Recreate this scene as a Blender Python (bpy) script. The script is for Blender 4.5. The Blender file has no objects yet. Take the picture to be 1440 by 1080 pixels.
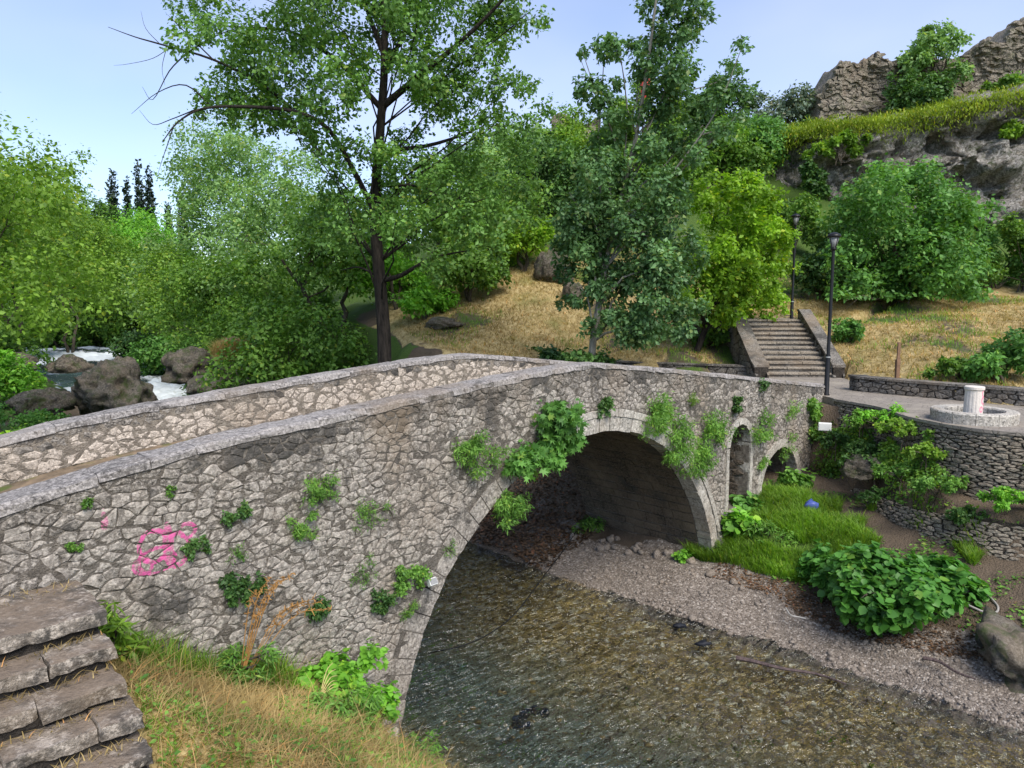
import bpy, bmesh, math, random
import numpy as np
from mathutils import Vector
from mathutils.geometry import tessellate_polygon

# ------------------------------------------------------------------ camera, sky, sun, exposure
F, PITCH, CZ = 1000.0, math.radians(6.5), 5.9
scene = bpy.context.scene
COL = scene.collection
cam = bpy.data.cameras.new('camera'); camo = bpy.data.objects.new('camera', cam); COL.objects.link(camo)
cam.sensor_width = 36; cam.lens = F / 1440 * 36; cam.clip_start = .05; cam.clip_end = 5000
camo.location = (0, 0, CZ); camo.rotation_euler = (math.pi / 2 - PITCH, 0, 0)
scene.camera = camo
SUN_EL, SUN_AZ = math.radians(50), math.radians(152)     # compass azimuth from +Y, clockwise
world = bpy.data.worlds.new('World'); scene.world = world; world.use_nodes = True
wn, wl = world.node_tree.nodes, world.node_tree.links
bg = wn['Background']; bg.inputs[1].default_value = .088
sky = wn.new('ShaderNodeTexSky'); sky.sky_type = 'NISHITA'; sky.sun_disc = False
sky.sun_elevation = SUN_EL; sky.sun_rotation = SUN_AZ; sky.air_density = 1.0; sky.dust_density = .3; sky.ozone_density = 3.0
tc = wn.new('ShaderNodeTexCoord'); mp = wn.new('ShaderNodeMapping'); mp.inputs['Scale'].default_value = (1, 1, 2.2)
cn = wn.new('ShaderNodeTexNoise'); cn.inputs['Scale'].default_value = 1.6; cn.inputs['Detail'].default_value = 4; cn.inputs['Roughness'].default_value = .45
cr = wn.new('ShaderNodeValToRGB'); cr.color_ramp.elements[0].position = .36; cr.color_ramp.elements[1].position = .78
cr.color_ramp.elements[1].color = (.5, .5, .5, 1); cr.color_ramp.elements[0].color = (.06, .06, .06, 1)
mx = wn.new('ShaderNodeMix'); mx.data_type = 'RGBA'; mx.inputs['B'].default_value = (5.2, 5.4, 7.6, 1)
wl.new(tc.outputs['Generated'], mp.inputs[0]); wl.new(mp.outputs[0], cn.inputs['Vector']); wl.new(cn.outputs['Fac'], cr.inputs[0])
wl.new(cr.outputs[0], mx.inputs['Factor']); wl.new(sky.outputs[0], mx.inputs['A']); wl.new(mx.outputs['Result'], bg.inputs[0])
sl = bpy.data.lights.new('sun', 'SUN'); sl.energy = 2.3; sl.angle = math.radians(38); sl.color = (1, .93, .83)
so = bpy.data.objects.new('sun', sl); COL.objects.link(so); so.location = (-20, -20, 40)
sd = Vector((math.sin(SUN_AZ) * math.cos(SUN_EL), math.cos(SUN_AZ) * math.cos(SUN_EL), math.sin(SUN_EL)))
so.rotation_euler = (-sd).to_track_quat('-Z', 'Y').to_euler()
scene.view_settings.view_transform = 'Standard'; scene.view_settings.look = 'None'
scene.view_settings.exposure = 1.24; scene.view_settings.gamma = 1
scene.cycles.max_bounces = 9; scene.cycles.diffuse_bounces = 5; scene.cycles.transparent_max_bounces = 6
scene.cycles.transmission_bounces = 4; scene.cycles.caustics_reflective = False; scene.cycles.caustics_refractive = False

# ------------------------------------------------------------------ maths
R = np.random.default_rng(7)
A2 = np.array([-4.32, 6.0]); U2 = np.array([.70430639, .70989612]); N2 = np.array([.70989612, -.70430639])
ROTZ = math.atan2(U2[1], U2[0])
def ray(u, v):
    x = (u - 720) / F; y = (540 - v) / F
    return np.array([x, math.cos(PITCH) + y * math.sin(PITCH), -math.sin(PITCH) + y * math.cos(PITCH)])
def atz(u, v, z): d = ray(u, v); return d * ((z - CZ) / d[2]) + [0, 0, CZ]
def aty(u, v, Y): d = ray(u, v); return d * (Y / d[1]) + [0, 0, CZ]
def face(u, v, off=0.0):
    d = ray(u, v); t = (N2 @ A2 - off) / (N2 @ d[:2]); p = d * t
    return float((p[:2] - A2) @ U2), float(p[2] + CZ)
def proj(p):
    z = p[2] - CZ; c, s = math.cos(PITCH), math.sin(PITCH); d = p[1] * c - z * s
    return 720 + F * p[0] / d, 540 - F * (p[1] * s + z * c) / d, d
def sw(s, w): return A2 + s * U2 + w * N2                  # bridge frame: s along the face, w out of it
def swz(s, w, z): q = sw(s, w); return np.array([q[0], q[1], z])
def tosw(x, y):
    dx, dy = x - A2[0], y - A2[1]
    return dx * U2[0] + dy * U2[1], dx * N2[0] + dy * N2[1]
def sstep(a, b, x): t = np.clip((x - a) / (b - a), 0, 1); return t * t * (3 - 2 * t)
def vnoise(p, seed=0):
    p = np.asarray(p, float); i = np.floor(p).astype(np.int64); f = p - i; u = f * f * (3 - 2 * f); out = 0
    for dx in (0, 1):
        for dy in (0, 1):
            for dz in (0, 1):
                h = ((i[:, 0] + dx) * 374761393 + (i[:, 1] + dy) * 668265263 + (i[:, 2] + dz) * 2147483647 + seed * 974711) & 0xffffffff
                h = ((h ^ (h >> 13)) * 1274126177) & 0xffffffff; h = (h ^ (h >> 16)) / 4294967295.0
                out = out + h * (u[:, 0] if dx else 1 - u[:, 0]) * (u[:, 1] if dy else 1 - u[:, 1]) * (u[:, 2] if dz else 1 - u[:, 2])
    return out * 2 - 1
def fbm(p, oct=4, seed=0):
    o = 0; a = 1; p = np.asarray(p, float)
    for k in range(oct): o = o + a * vnoise(p * 2 ** k, seed + k * 17); a *= .5
    return o

# ------------------------------------------------------------------ objects
def mesh(name, V, Fc, smooth=False):
    me = bpy.data.meshes.new(name)
    if isinstance(Fc, np.ndarray):
        V = np.asarray(V, np.float32); n, k = Fc.shape
        me.vertices.add(len(V)); me.vertices.foreach_set('co', V.ravel())
        me.loops.add(n * k); me.loops.foreach_set('vertex_index', Fc.astype(np.int32).ravel())
        me.polygons.add(n); me.polygons.foreach_set('loop_start', np.arange(0, n * k, k, dtype=np.int32))
        me.update(calc_edges=True)
    else:
        me.from_pydata([tuple(map(float, v)) for v in V], [], Fc)
    if smooth: me.polygons.foreach_set('use_smooth', np.ones(len(me.polygons), bool))
    me.update(); return me
def link(name, me, mat, parent=None, **props):
    o = bpy.data.objects.new(name, me); COL.objects.link(o)
    if mat is not None and me is not None:
        me.materials.clear(); me.materials.append(mat)
    if parent is not None: o.parent = parent
    for k, v in props.items(): o[k] = v
    return o
def obj(name, V, Fc, mat, parent=None, smooth=False, **props):
    return link(name, mesh(name, V, Fc, smooth), mat, parent, **props)
def root(name, loc, label, cat, group=None, rotz=0):
    o = bpy.data.objects.new(name, None); COL.objects.link(o); o.location = loc; o.rotation_euler = (0, 0, rotz)
    o.empty_display_size = .2; o['label'] = label; o['category'] = cat; o['kind'] = 'thing'
    if group: o['group'] = group
    return o
class MB:
    def __init__(s): s.V = []; s.F = []
    def add(s, V, Fc):
        k = len(s.V); s.V += [tuple(map(float, v)) for v in V]; s.F += [tuple(int(i) + k for i in f) for f in Fc]; return s
    def box(s, x0, x1, y0, y1, z0, z1, j=0.0):
        c = [[x, y, z] for z in (z0, z1) for y in (y0, y1) for x in (x0, x1)]
        if j: c = [[q + random.uniform(-j, j) for q in p] for p in c]
        return s.add(c, [(0, 2, 3, 1), (4, 5, 7, 6), (0, 1, 5, 4), (2, 6, 7, 3), (0, 4, 6, 2), (1, 3, 7, 5)])
    def tube(s, pts, rad, n=8, cap=True):
        V, Fc = tube(pts, rad, n); s.add(V, Fc)
        if cap: 
            k = len(s.V) - len(V); s.F += [tuple(k + i for i in range(n))[::-1], tuple(k + len(V) - n + i for i in range(n))]
        return s
    def lathe(s, prof, n=24, c=(0, 0, 0)):
        V = [(c[0] + r * math.cos(2 * math.pi * i / n), c[1] + r * math.sin(2 * math.pi * i / n), c[2] + z) for r, z in prof for i in range(n)]
        Fc = [(k * n + i, k * n + (i + 1) % n, (k + 1) * n + (i + 1) % n, (k + 1) * n + i) for k in range(len(prof) - 1) for i in range(n)]
        return s.add(V, Fc)
    def obj(s, name, mat, parent=None, smooth=False, bevel=0, **p):
        o = obj(name, s.V, s.F, mat, parent, smooth, **p)
        if bevel:
            m = o.modifiers.new('bevel', 'BEVEL'); m.width = bevel; m.segments = 2
        return o
def tube(pts, rad, n=6):
    P = np.asarray(pts, float); m = len(P); rad = np.broadcast_to(np.asarray(rad, float), (m,))
    T = np.gradient(P, axis=0); T /= np.linalg.norm(T, axis=1)[:, None] + 1e-9
    ref = np.where(np.abs(T[:, 2:3]) > .9, [[1., 0, 0]], [[0., 0, 1]])
    a = np.cross(T, ref); a /= np.linalg.norm(a, axis=1)[:, None] + 1e-9; b = np.cross(T, a)
    th = np.arange(n) * 2 * math.pi / n
    V = (P[:, None] + rad[:, None, None] * (np.cos(th)[None, :, None] * a[:, None] + np.sin(th)[None, :, None] * b[:, None])).reshape(-1, 3)
    k = np.arange(m - 1)[:, None] * n; i = np.arange(n)[None]; j = (i + 1) % n
    return V, np.stack([k + i, k + j, k + n + j, k + n + i], -1).reshape(-1, 4)
def curve(pts, n=8):                                       # Catmull-Rom
    P = np.asarray(pts, float); P = np.vstack([2 * P[0] - P[1], P, 2 * P[-1] - P[-2]]); out = []
    for i in range(1, len(P) - 2):
        for t in np.linspace(0, 1, n, endpoint=False):
            out.append(.5 * (2 * P[i] + (P[i + 1] - P[i - 1]) * t + (2 * P[i - 1] - 5 * P[i] + 4 * P[i + 1] - P[i + 2]) * t * t + (3 * P[i] - P[i - 1] - 3 * P[i + 1] + P[i + 2]) * t ** 3))
    out.append(P[-2]); return np.array(out)

# ------------------------------------------------------------------ materials
class NT:
    def __init__(s, name):
        s.m = bpy.data.materials.new(name); s.m.use_nodes = True; s.t = s.m.node_tree; s.n = s.t.nodes; s.l = s.t.links
        s.b = s.n['Principled BSDF']; s.out = s.n['Material Output']; s.b.inputs['Specular IOR Level'].default_value = .25
    def new(s, t, **kw):
        n = s.n.new(t)
        for k, v in kw.items(): setattr(n, k, v)
        return n
    def put(s, sock, v):
        if isinstance(v, bpy.types.NodeSocket): s.l.new(v, sock)
        elif v is not None:
            if sock.type == 'RGBA' and len(v) == 3: v = (*v, 1)
            sock.default_value = v
    def pos(s): return s.new('ShaderNodeNewGeometry').outputs['Position']
    def island(s): return s.new('ShaderNodeNewGeometry').outputs['Random Per Island']
    def objrand(s): return s.new('ShaderNodeObjectInfo').outputs['Random']
    def noise(s, sc, det=4, rough=.55, vec=None, scale3=None):
        n = s.new('ShaderNodeTexNoise'); n.inputs['Scale'].default_value = sc; n.inputs['Detail'].default_value = det; n.inputs['Roughness'].default_value = rough
        vec = vec or s.pos()
        if scale3:
            m = s.new('ShaderNodeMapping'); m.inputs['Scale'].default_value = scale3; s.l.new(vec, m.inputs[0]); vec = m.outputs[0]
        s.l.new(vec, n.inputs['Vector']); return n.outputs['Fac']
    def voro(s, sc, feat='F1', out='Distance', vec=None):
        n = s.new('ShaderNodeTexVoronoi', feature=feat); n.inputs['Scale'].default_value = sc; s.l.new(vec or s.pos(), n.inputs['Vector']); return n.outputs[out]
    def ramp(s, fac, *st):
        n = s.new('ShaderNodeValToRGB'); e = n.color_ramp.elements
        while len(e) < len(st): e.new(.5)
        for i, (p, c) in enumerate(st):
            e[i].position = p; e[i].color = (c, c, c, 1) if isinstance(c, (int, float)) else (*c, 1)
        s.put(n.inputs[0], fac); return n.outputs[0]
    def mix(s, f, a, b, mode='MIX'):
        n = s.new('ShaderNodeMix', data_type='RGBA', blend_type=mode)
        s.put(n.inputs['Factor'], f); s.put(n.inputs['A'], a); s.put(n.inputs['B'], b); return n.outputs['Result']
    def math(s, op, a, b=None, c=None, clamp=False):
        n = s.new('ShaderNodeMath', operation=op, use_clamp=clamp)
        for i, v in enumerate((a, b, c)): s.put(n.inputs[i], v)
        return n.outputs[0]
    def attr(s, name): return s.new('ShaderNodeAttribute', attribute_name=name)
    def bump(s, h, st=.5, dist=.02):
        n = s.new('ShaderNodeBump'); n.inputs['Strength'].default_value = st; n.inputs['Distance'].default_value = dist
        s.l.new(h, n.inputs['Height']); s.l.new(n.outputs[0], s.b.inputs['Normal']); return n.outputs[0]
    def base(s, c, rough=.85):
        s.put(s.b.inputs['Base Color'], c); s.put(s.b.inputs['Roughness'], rough); return s.m
    def sum(s, *a):
        r = a[0]
        for q in a[1:]: r = s.math('ADD', r, q)
        return r

def stone_mat(name, dark, mid, light, lichen=.45, fine=1.0, moss=0.0, graffiti=False, lsc=1.3, bd=.035, soil=None):
    k = NT(name)
    r = k.math('FRACT', k.math('ADD', k.island(), k.objrand()))
    c = k.ramp(r, (0, mid), (.35, light), (.7, mid), (1, dark))
    c = k.mix(.55, c, k.ramp(k.noise(5 * fine, 6, .7), (.3, dark), (.52, mid), (.72, light)))
    c = k.mix(k.ramp(k.noise(24 * fine, 5, .75), (.46, 0), (.6, .85)), c, tuple(q * 1.45 for q in light))
    c = k.mix(k.ramp(k.noise(17 * fine, 5, .75), (.54, 0), (.64, .85)), c, tuple(q * .42 for q in dark))
    c = k.mix(k.ramp(k.noise(lsc, 7, .72), (1 - lichen - .03, 0), (1 - lichen + .06, .88)), c, k.mix(k.noise(40, 3), (.03, .028, .026), (.085, .08, .072)))
    c = k.mix(k.ramp(k.noise(.9 , 4, .6, scale3=(1, 1, .35)), (.5, 0), (.7, .55)), c, (.23, .175, .12))
    if moss: c = k.mix(k.ramp(k.noise(2.1, 5, .7), (.5, 0), (.66, moss)), c, (.06, .085, .025))
    if soil:
        sn = k.new('ShaderNodeSeparateXYZ'); k.l.new(k.new('ShaderNodeNewGeometry').outputs['True Normal'], sn.inputs[0])
        c = k.mix(k.math('MULTIPLY', k.ramp(sn.outputs[2], (.75, 0), (.95, 1)), k.ramp(k.noise(2.4, 6, .7), (.4, .1), (.56, .9))), c, k.mix(k.noise(30, 4, .7), tuple(q * .6 for q in soil), tuple(q * 1.4 for q in soil)))
    if graffiti:
        geo = k.pos(); sub = k.new('ShaderNodeVectorMath', operation='SUBTRACT'); k.l.new(geo, sub.inputs[0]); sub.inputs[1].default_value = (A2[0], A2[1], 0)
        dot = k.new('ShaderNodeVectorMath', operation='DOT_PRODUCT'); k.l.new(sub.outputs[0], dot.inputs[0]); dot.inputs[1].default_value = (U2[0], U2[1], 0)
        sep = k.new('ShaderNodeSeparateXYZ'); k.l.new(geo, sep.inputs[0]); S, Z = dot.outputs['Value'], sep.outputs['Z']
        wob = k.math('MULTIPLY', k.math('SUBTRACT', k.noise(7, 2), .5), .06)
        S = k.math('ADD', S, wob); Z = k.math('ADD', Z, wob); m = None
        for (u, v, ru, rv, t, amt) in GRAF:
            s0, z0 = face(u, v); s1, _ = face(u + ru, v); _, z1 = face(u, v - rv); rs, rz = s1 - s0, z1 - z0
            a = k.math('DIVIDE', k.math('SUBTRACT', S, s0), rs); b = k.math('DIVIDE', k.math('SUBTRACT', Z, z0), rz)
            d = k.math('SQRT', k.math('ADD', k.math('MULTIPLY', a, a), k.math('MULTIPLY', b, b)))
            e = k.math('ABSOLUTE', k.math('SUBTRACT', d, 1.0)) if t else d
            q = k.math('LESS_THAN', e, t if t else 1.0); q = k.math('MULTIPLY', q, amt); m = q if m is None else k.math('MAXIMUM', m, q)
        m = k.math('MULTIPLY', m, k.ramp(k.noise(16, 4, .7), (.38, .15), (.55, 1)))
        c = k.mix(m, c, (.62, .1, .3))
    h = k.sum(k.noise(9 * fine, 6, .7), k.math('MULTIPLY', k.noise(45, 4, .7), .35))
    k.bump(h, 1.0, bd); return k.base(c, .9)
# graffiti: (centre u, v, radius u, v, ring half-width or 0 for a blot, strength)
GRAF = [(216, 768, 21, 22, .14, .95), (220, 788, 26, 17, .13, .9), (200, 797, 13, 11, .2, .85), (248, 772, 17, 22, .15, .9), (264, 745, 11, 10, .24, .9), (236, 765, 6, 24, .35, .7),
        (146, 706, 6, 9, 0, .8), (147, 732, 5, 14, 0, .55)]
M_RUB = stone_mat('rubble', (.115, .101, .087), (.225, .2, .173), (.36, .327, .286), .41, 1.0, graffiti=True)
M_RUBD = stone_mat('rubble_lichen', (.06, .054, .048), (.14, .125, .108), (.31, .28, .245), .5, 1.4)
M_RUBL = stone_mat('rubble_pale', (.27, .23, .19), (.4, .345, .29), (.52, .455, .385), .27, 1.4)
M_COPE = stone_mat('coping', (.11, .101, .095), (.21, .194, .183), (.31, .288, .27), .4, 1.2, lsc=2.4)
M_VOUS = stone_mat('voussoir', (.22, .205, .18), (.36, .335, .295), (.46, .43, .38), .26)
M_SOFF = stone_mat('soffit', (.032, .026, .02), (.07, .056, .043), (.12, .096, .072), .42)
M_STEP = stone_mat('step_stone', (.05, .042, .036), (.15, .127, .104), (.4, .355, .305), .5, .7, lsc=5.0, bd=.05, soil=(.2, .155, .115))
M_FSTEP = stone_mat('far_step', (.13, .112, .09), (.22, .19, .15), (.3, .26, .21), .3)
M_FWALL = stone_mat('far_wall', (.055, .05, .044), (.11, .1, .088), (.21, .193, .17), .48)
M_COB = stone_mat('cobble', (.08, .068, .052), (.17, .146, .115), (.27, .236, .19), .38)
M_ROCK = stone_mat('rock', (.05, .043, .033), (.105, .09, .07), (.19, .167, .135), .45, .6, moss=.95, bd=.15)
M_CLIFF = stone_mat('cliff', (.16, .148, .132), (.33, .31, .28), (.55, .525, .485), .3, .3, moss=.9, lsc=.5, bd=.5)
M_RUIN = stone_mat('ruin', (.1, .085, .066), (.19, .165, .13), (.3, .265, .215), .38, .5, moss=.5, bd=.15)
M_PEB = stone_mat('pebble', (.1, .082, .066), (.18, .152, .127), (.31, .268, .23), .12, 3)
def mortar_mat(name, c1, c2):
    k = NT(name); k.bump(k.sum(k.noise(11, 7, .8), k.noise(50, 3)), 1, .06)
    c = k.mix(k.ramp(k.noise(13, 7, .8), (.4, 0), (.6, 1)), c1, c2); c = k.mix(k.ramp(k.voro(9), (.3, 0), (.45, .35)), c, tuple(q * .5 for q in c1))
    return k.base(k.mix(k.ramp(k.noise(1.2, 4, .6), (.52, 0), (.7, .4)), c, tuple(q * .5 for q in c1)), .95)
M_MORT = mortar_mat('mortar', (.15, .13, .108), (.34, .302, .255))
M_MORTP = mortar_mat('mortar_pale', (.29, .248, .2), (.45, .392, .322))
M_ROCKD = stone_mat('dark_rock', (.035, .03, .024), (.08, .07, .055), (.15, .135, .11), .5, moss=.9)
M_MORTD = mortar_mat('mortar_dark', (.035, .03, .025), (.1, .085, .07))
def plain(name, c, rough=.6, metal=0, var=.25):
    k = NT(name); k.b.inputs['Metallic'].default_value = metal
    return k.base(k.mix(k.noise(12, 4), tuple(q * (1 - var) for q in c), tuple(q * (1 + var) for q in c)), rough)
M_BLACK = plain('black_metal', (.012, .012, .013), .35); M_GLASS = plain('lantern_glass', (.25, .25, .25), .25); M_RING = plain('steel_band', (.5, .5, .5), .4, .6)
M_WHITE = plain('white_plastic', (.7, .7, .68), .5, var=.1); M_BLUE = plain('blue_plastic', (.06, .09, .3), .4); M_RED = plain('faded_red_cloth', (.55, .08, .07), .8)
M_POLE = plain('pale_pole', (.4, .38, .35), .5); M_WOOD = plain('weathered_wood', (.2, .12, .075), .85, var=.5); M_CABLE = plain('cable', (.012, .012, .012), .5)
M_HOSE = plain('hose', (.3, .28, .26), .5); M_TYRE = plain('tyre_rubber', (.01, .012, .018), .6); M_STALK = plain('straw', (.5, .4, .17), .8, var=.4)
M_RUST = plain('dry_seed', (.3, .16, .05), .9, var=.5)
def bark_mat(name, c1, c2):
    k = NT(name); h = k.noise(7, 5, .7, scale3=(2.2, 2.2, .35)); k.bump(h, 1, .06)
    return k.base(k.ramp(h, (.36, c1), (.66, c2)), .95)
M_BARKD = bark_mat('bark_dark', (.006, .005, .0045), (.045, .037, .03)); M_BARK = bark_mat('bark', (.035, .028, .02), (.13, .11, .085)); M_BARKP = bark_mat('bark_pale', (.1, .1, .085), (.3, .29, .25))
M_TWIG = bark_mat('twig', (.07, .05, .05), (.16, .12, .11))
def leaf_mat(name, c1, c2, tr=.35, rough=.5):
    k = NT(name); k.b.inputs['Specular IOR Level'].default_value = .3
    c = k.mix(k.island(), c1, c2)
    nl_ = k.noise(.8, 3); c = k.mix(k.ramp(nl_, (.5, 0), (.66, .6)), c, tuple(q * 1.25 for q in c2)); c = k.mix(k.ramp(nl_, (.34, .6), (.5, 0)), c, tuple(q * .7 for q in c1))
    c = k.mix(k.ramp(k.math('FRACT', k.math('MULTIPLY', k.island(), 37.3)), (.93, 0), (.96, .5)), c, (c2[0] * 2, c2[1] * 1.25, c2[2]))
    k.base(c, rough)
    t = k.new('ShaderNodeBsdfTranslucent'); k.l.new(k.mix(1, c, (1.25, 1.3, .55), 'MULTIPLY'), t.inputs[0])
    ms = k.new('ShaderNodeMixShader'); ms.inputs[0].default_value = tr
    k.l.new(k.b.outputs[0], ms.inputs[1]); k.l.new(t.outputs[0], ms.inputs[2]); k.l.new(ms.outputs[0], k.out.inputs[0]); return k.m
L_POP = leaf_mat('poplar_leaf', (0.0767, 0.1711, 0.0378), (0.177, 0.3422, 0.0732)); L_WPOP = leaf_mat('dark_poplar_leaf', (0.059, 0.1357, 0.0496), (0.1534, 0.2891, 0.1062), .32, .42)
L_LIME = leaf_mat('lime_leaf', (0.1188, 0.2508, 0.0198), (0.2772, 0.4752, 0.0396), .42); L_FIG = leaf_mat('fig_leaf', (0.0623, 0.1713, 0.0342), (0.1558, 0.3427, 0.0701), .35)
L_YEL = leaf_mat('yellow_green_leaf', (0.1003, 0.2006, 0.026), (0.236, 0.4012, 0.0531), .4); L_MID = leaf_mat('mid_leaf', (0.0701, 0.1635, 0.0281), (0.1869, 0.3427, 0.0545), .38)
L_DARK = leaf_mat('dark_leaf', (0.0307, 0.0885, 0.0212), (0.0944, 0.1947, 0.0448), .25); L_CYP = leaf_mat('cypress_leaf', (.012, .026, .014), (.03, .055, .03), .1)
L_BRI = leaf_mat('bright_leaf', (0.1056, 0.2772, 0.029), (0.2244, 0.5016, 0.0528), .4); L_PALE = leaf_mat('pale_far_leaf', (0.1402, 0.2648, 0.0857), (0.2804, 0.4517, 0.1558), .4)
L_GRASS = leaf_mat('grass_blade', (.1, .2, .022), (.25, .43, .055), .5); L_DRY = leaf_mat('dry_blade', (.22, .16, .06), (.5, .38, .17), .3, .7)
L_WEED = leaf_mat('weed_leaf', (0.0726, 0.1848, 0.033), (0.198, 0.3828, 0.066), .38); L_SILV = leaf_mat('silver_leaf', (.1, .15, .1), (.2, .27, .2), .25)
L_TURF = leaf_mat('turf_blade', (.13, .21, .02), (.33, .42, .06), .4)
L_KNOT = leaf_mat('broad_leaf', (.05, .16, .025), (.12, .31, .055), .35, .42)
L_LITTER = leaf_mat('dead_leaf', (.05, .03, .015), (.17, .1, .055), .1, .8)

# ------------------------------------------------------------------ terrain
UP = np.array([(8.3, 18.6, 3.3), (9.15, 20.4, 3.3), (9.5, 23.2, 3.3), (12, 16.6, 3.3), (14, 14, 3.3), (16, 10, 3.3), (18, 0, 3.2), (13, 20, 4.3), (16, 17.5, 4.4),
    (10.9, 19.6, 3.8), (13.0, 17.4, 3.8), (17, 22, 4.6), (13, 23.5, 4.6), (14, 27, 5.2), (20, 27, 5.5), (12, 30, 5.5), (18, 33, 6.3), (26, 30, 6.4), (9.6, 25, 3.6), (9.8, 26.2, 4.6), (9.6, 28.2, 5.25), (6, 25.5, 3.9), (3, 26.8, 4.0),
    (7.3, 27.5, 4.4), (5.5, 29, 4.8), (6, 31, 5.5), (5, 21, 3.3), (3, 22.4, 3.5), (7.3, 23, 3.4), (5.5, 23.3, 3.5), (1, 30, 5.3), (1.5, 34.5, 7.7), (-1, 28, 4.6), (-3.5, 27, 4.4), (-4.3, 24, 3.95), (0, 24, 3.7), (6, 36, 8.2), (10, 36, 8.4),
    (0, 42, 10), (8, 45, 13), (4, 60, 18.3), (13, 52, 18), (-8, 48, 8), (-5, 38, 7), (-12, 40, 5), (20, 40, 7.6), (28, 39, 7.8), (36, 38, 8), (20, 47, 15), (30, 47, 16), (40, 45, 16), (25, 60, 17), (45, 60, 18),
    (0, 120, 16), (60, 90, 18), (-60, 140, 12), (-110, 60, 8), (-12, 18, 1.5), (-20, 25, 1.6), (-34, 40, 2.2), (-40, 30, 3), (-50, 55, 3), (-20, 70, 5), (-30, 100, 8), (-10, 5, 3.2), (-20, -10, 4), (20, -40, 3), (200, 100, 25), (-300, 200, 20), (100, -200, 5), (-200, -200, 8), (300, 600, 30), (-300, 600, 25)], float)
_d = np.sqrt((UP[:, None, 0] - UP[None, :, 0]) ** 2 + (UP[:, None, 1] - UP[None, :, 1]) ** 2 + 1.0) - .0; _n = len(UP); _P = np.c_[np.ones(_n), UP[:, :2]]
UPC = np.linalg.solve(np.block([[_d - np.eye(_n) * .12, _P], [_P.T, np.zeros((3, 3))]]), np.r_[UP[:, 2], 0, 0, 0])
def river(w):
    c = np.interp(-w, [-60, -9, 4, 14, 32, 75, 400], [4, 6.95, 6.9, 8.3, 12.6, 18.2, 40]); h = np.interp(-w, [-60, 4, 14, 32, 75, 400], [5, 3.05, 3.1, 3.4, 5.5, 10]); return c - h, c + h
def water_z(w): return np.interp(-w, [-10, 22, 33, 36, 41, 45, 60, 66, 73, 90, 400], [0, 0, .1, .45, .8, .92, 1.0, 1.3, 1.5, 1.55, 4])
PE = curve([(8.25, 18.05), (8.7, 16.5), (8.6, 15.1), (9.0, 13.8), (9.75, 13.15), (11.5, 12.4), (15, 11.6), (20, 11), (30, 10)], 8)   # plaza edge
PEs, PEw = tosw(PE[:, 0], PE[:, 1])
def wall_s(w): return np.interp(w, PEw, PEs)
def H(x, y):
    x = np.asarray(x, float); y = np.asarray(y, float); s, w = tosw(x, y)
    up = UPC[-3] + UPC[-2] * x + UPC[-1] * y
    for (a_, b_, _), c_ in zip(UP, UPC): up = up + c_ * np.sqrt((x - a_) ** 2 + (y - b_) ** 2 + 1.0)
    P3 = np.stack([x.ravel(), y.ravel(), 0 * x.ravel()], 1)
    up = up + (fbm(P3 * .35, 4, 3) * .22 * np.ones(x.size)).reshape(x.shape) * sstep(19, 26, y + .4 * x)
    sL, sR = river(w); wz = water_z(w); dr, dl = s - sR, sL - s
    fine = fbm(P3 * 1.7, 3, 9).reshape(x.shape)
    wig = fbm(P3 * .6, 3, 21).reshape(x.shape) * .3
    # channel
    t = np.clip((s - sL) / (sR - sL), 0, 1)
    z = wz - .09 - .72 * np.sin(math.pi * np.clip(t, 0, 1)) ** .7 * (1.25 - .95 * t) + fine * .05
    # right bank
    dn = np.interp(np.clip(dr + wig, 0, 99), [0, 1.3, 1.9, 2.6, 3.5, 5, 7], [0, .3, .5, .85, 1.2, 1.45, 1.6]) + fine * .05
    inside = sstep(-.05, .2, s - wall_s(w) - .1); lower = sstep(-.85, -.7, s - wall_s(w))
    dn = np.where(w > -1.2, dn + lower * .75 * sstep(.8, 1.6, w) + inside * (3.2 - dn), dn)
    us = np.interp(np.clip(dr + wig, 0, 99), [0, 2.0, 4], [0, .7, 1.4]) + fine * .06
    b = sstep(1.8, 4.2, dr + wig); us = us * (1 - b) + np.maximum(up, us) * b + wz * (1 - b)
    kk = sstep(-3.3, -2.6, w); right = us * (1 - kk) + dn * kk
    right = np.where((kk > 0) & (s > 17.2) & (w < .9), np.maximum(right, 3.3), right)
    b2 = sstep(18.7, 19.5, s) * kk; right = right * (1 - b2) + up * b2
    # left bank
    stair = 3.1 - .70 * np.clip(w - .75, 0, 9); bank = np.interp(s, [-.5, .5, 1.5, 2.6, 3.3, 3.95], [2.9, 2.72, 2.05, 1.55, .8, -.1])
    ld = np.where(s < .45, np.maximum(stair, .8), np.minimum(np.maximum(stair + .05, .75), bank))
    ld = ld * sstep(0, .9, dl + .15) + fine * .04 - .1 * (1 - sstep(0, .3, dl))
    lu = wz + np.interp(np.clip(dl + wig, 0, 99), [0, 1, 3, 7, 14], [0, .4, .8, 1.2, 1.5]); bl = sstep(8, 16, dl); lu = lu * (1 - bl) + up * bl
    kl = sstep(-3.2, -2.2, w); left = lu * (1 - kl) + ld * kl
    z = np.where(dr > 0, right, np.where(dl > 0, left, z)); return z
def in_poly(x, y, poly):
    ins = np.zeros(np.shape(x), bool); n = len(poly)
    for i in range(n):
        (x0, y0), (x1, y1) = poly[i], poly[(i + 1) % n]
        if y0 == y1: continue
        ins ^= ((y0 > y) != (y1 > y)) & (x < (x1 - x0) * (y - y0) / (y1 - y0) + x0)
    return ins
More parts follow.
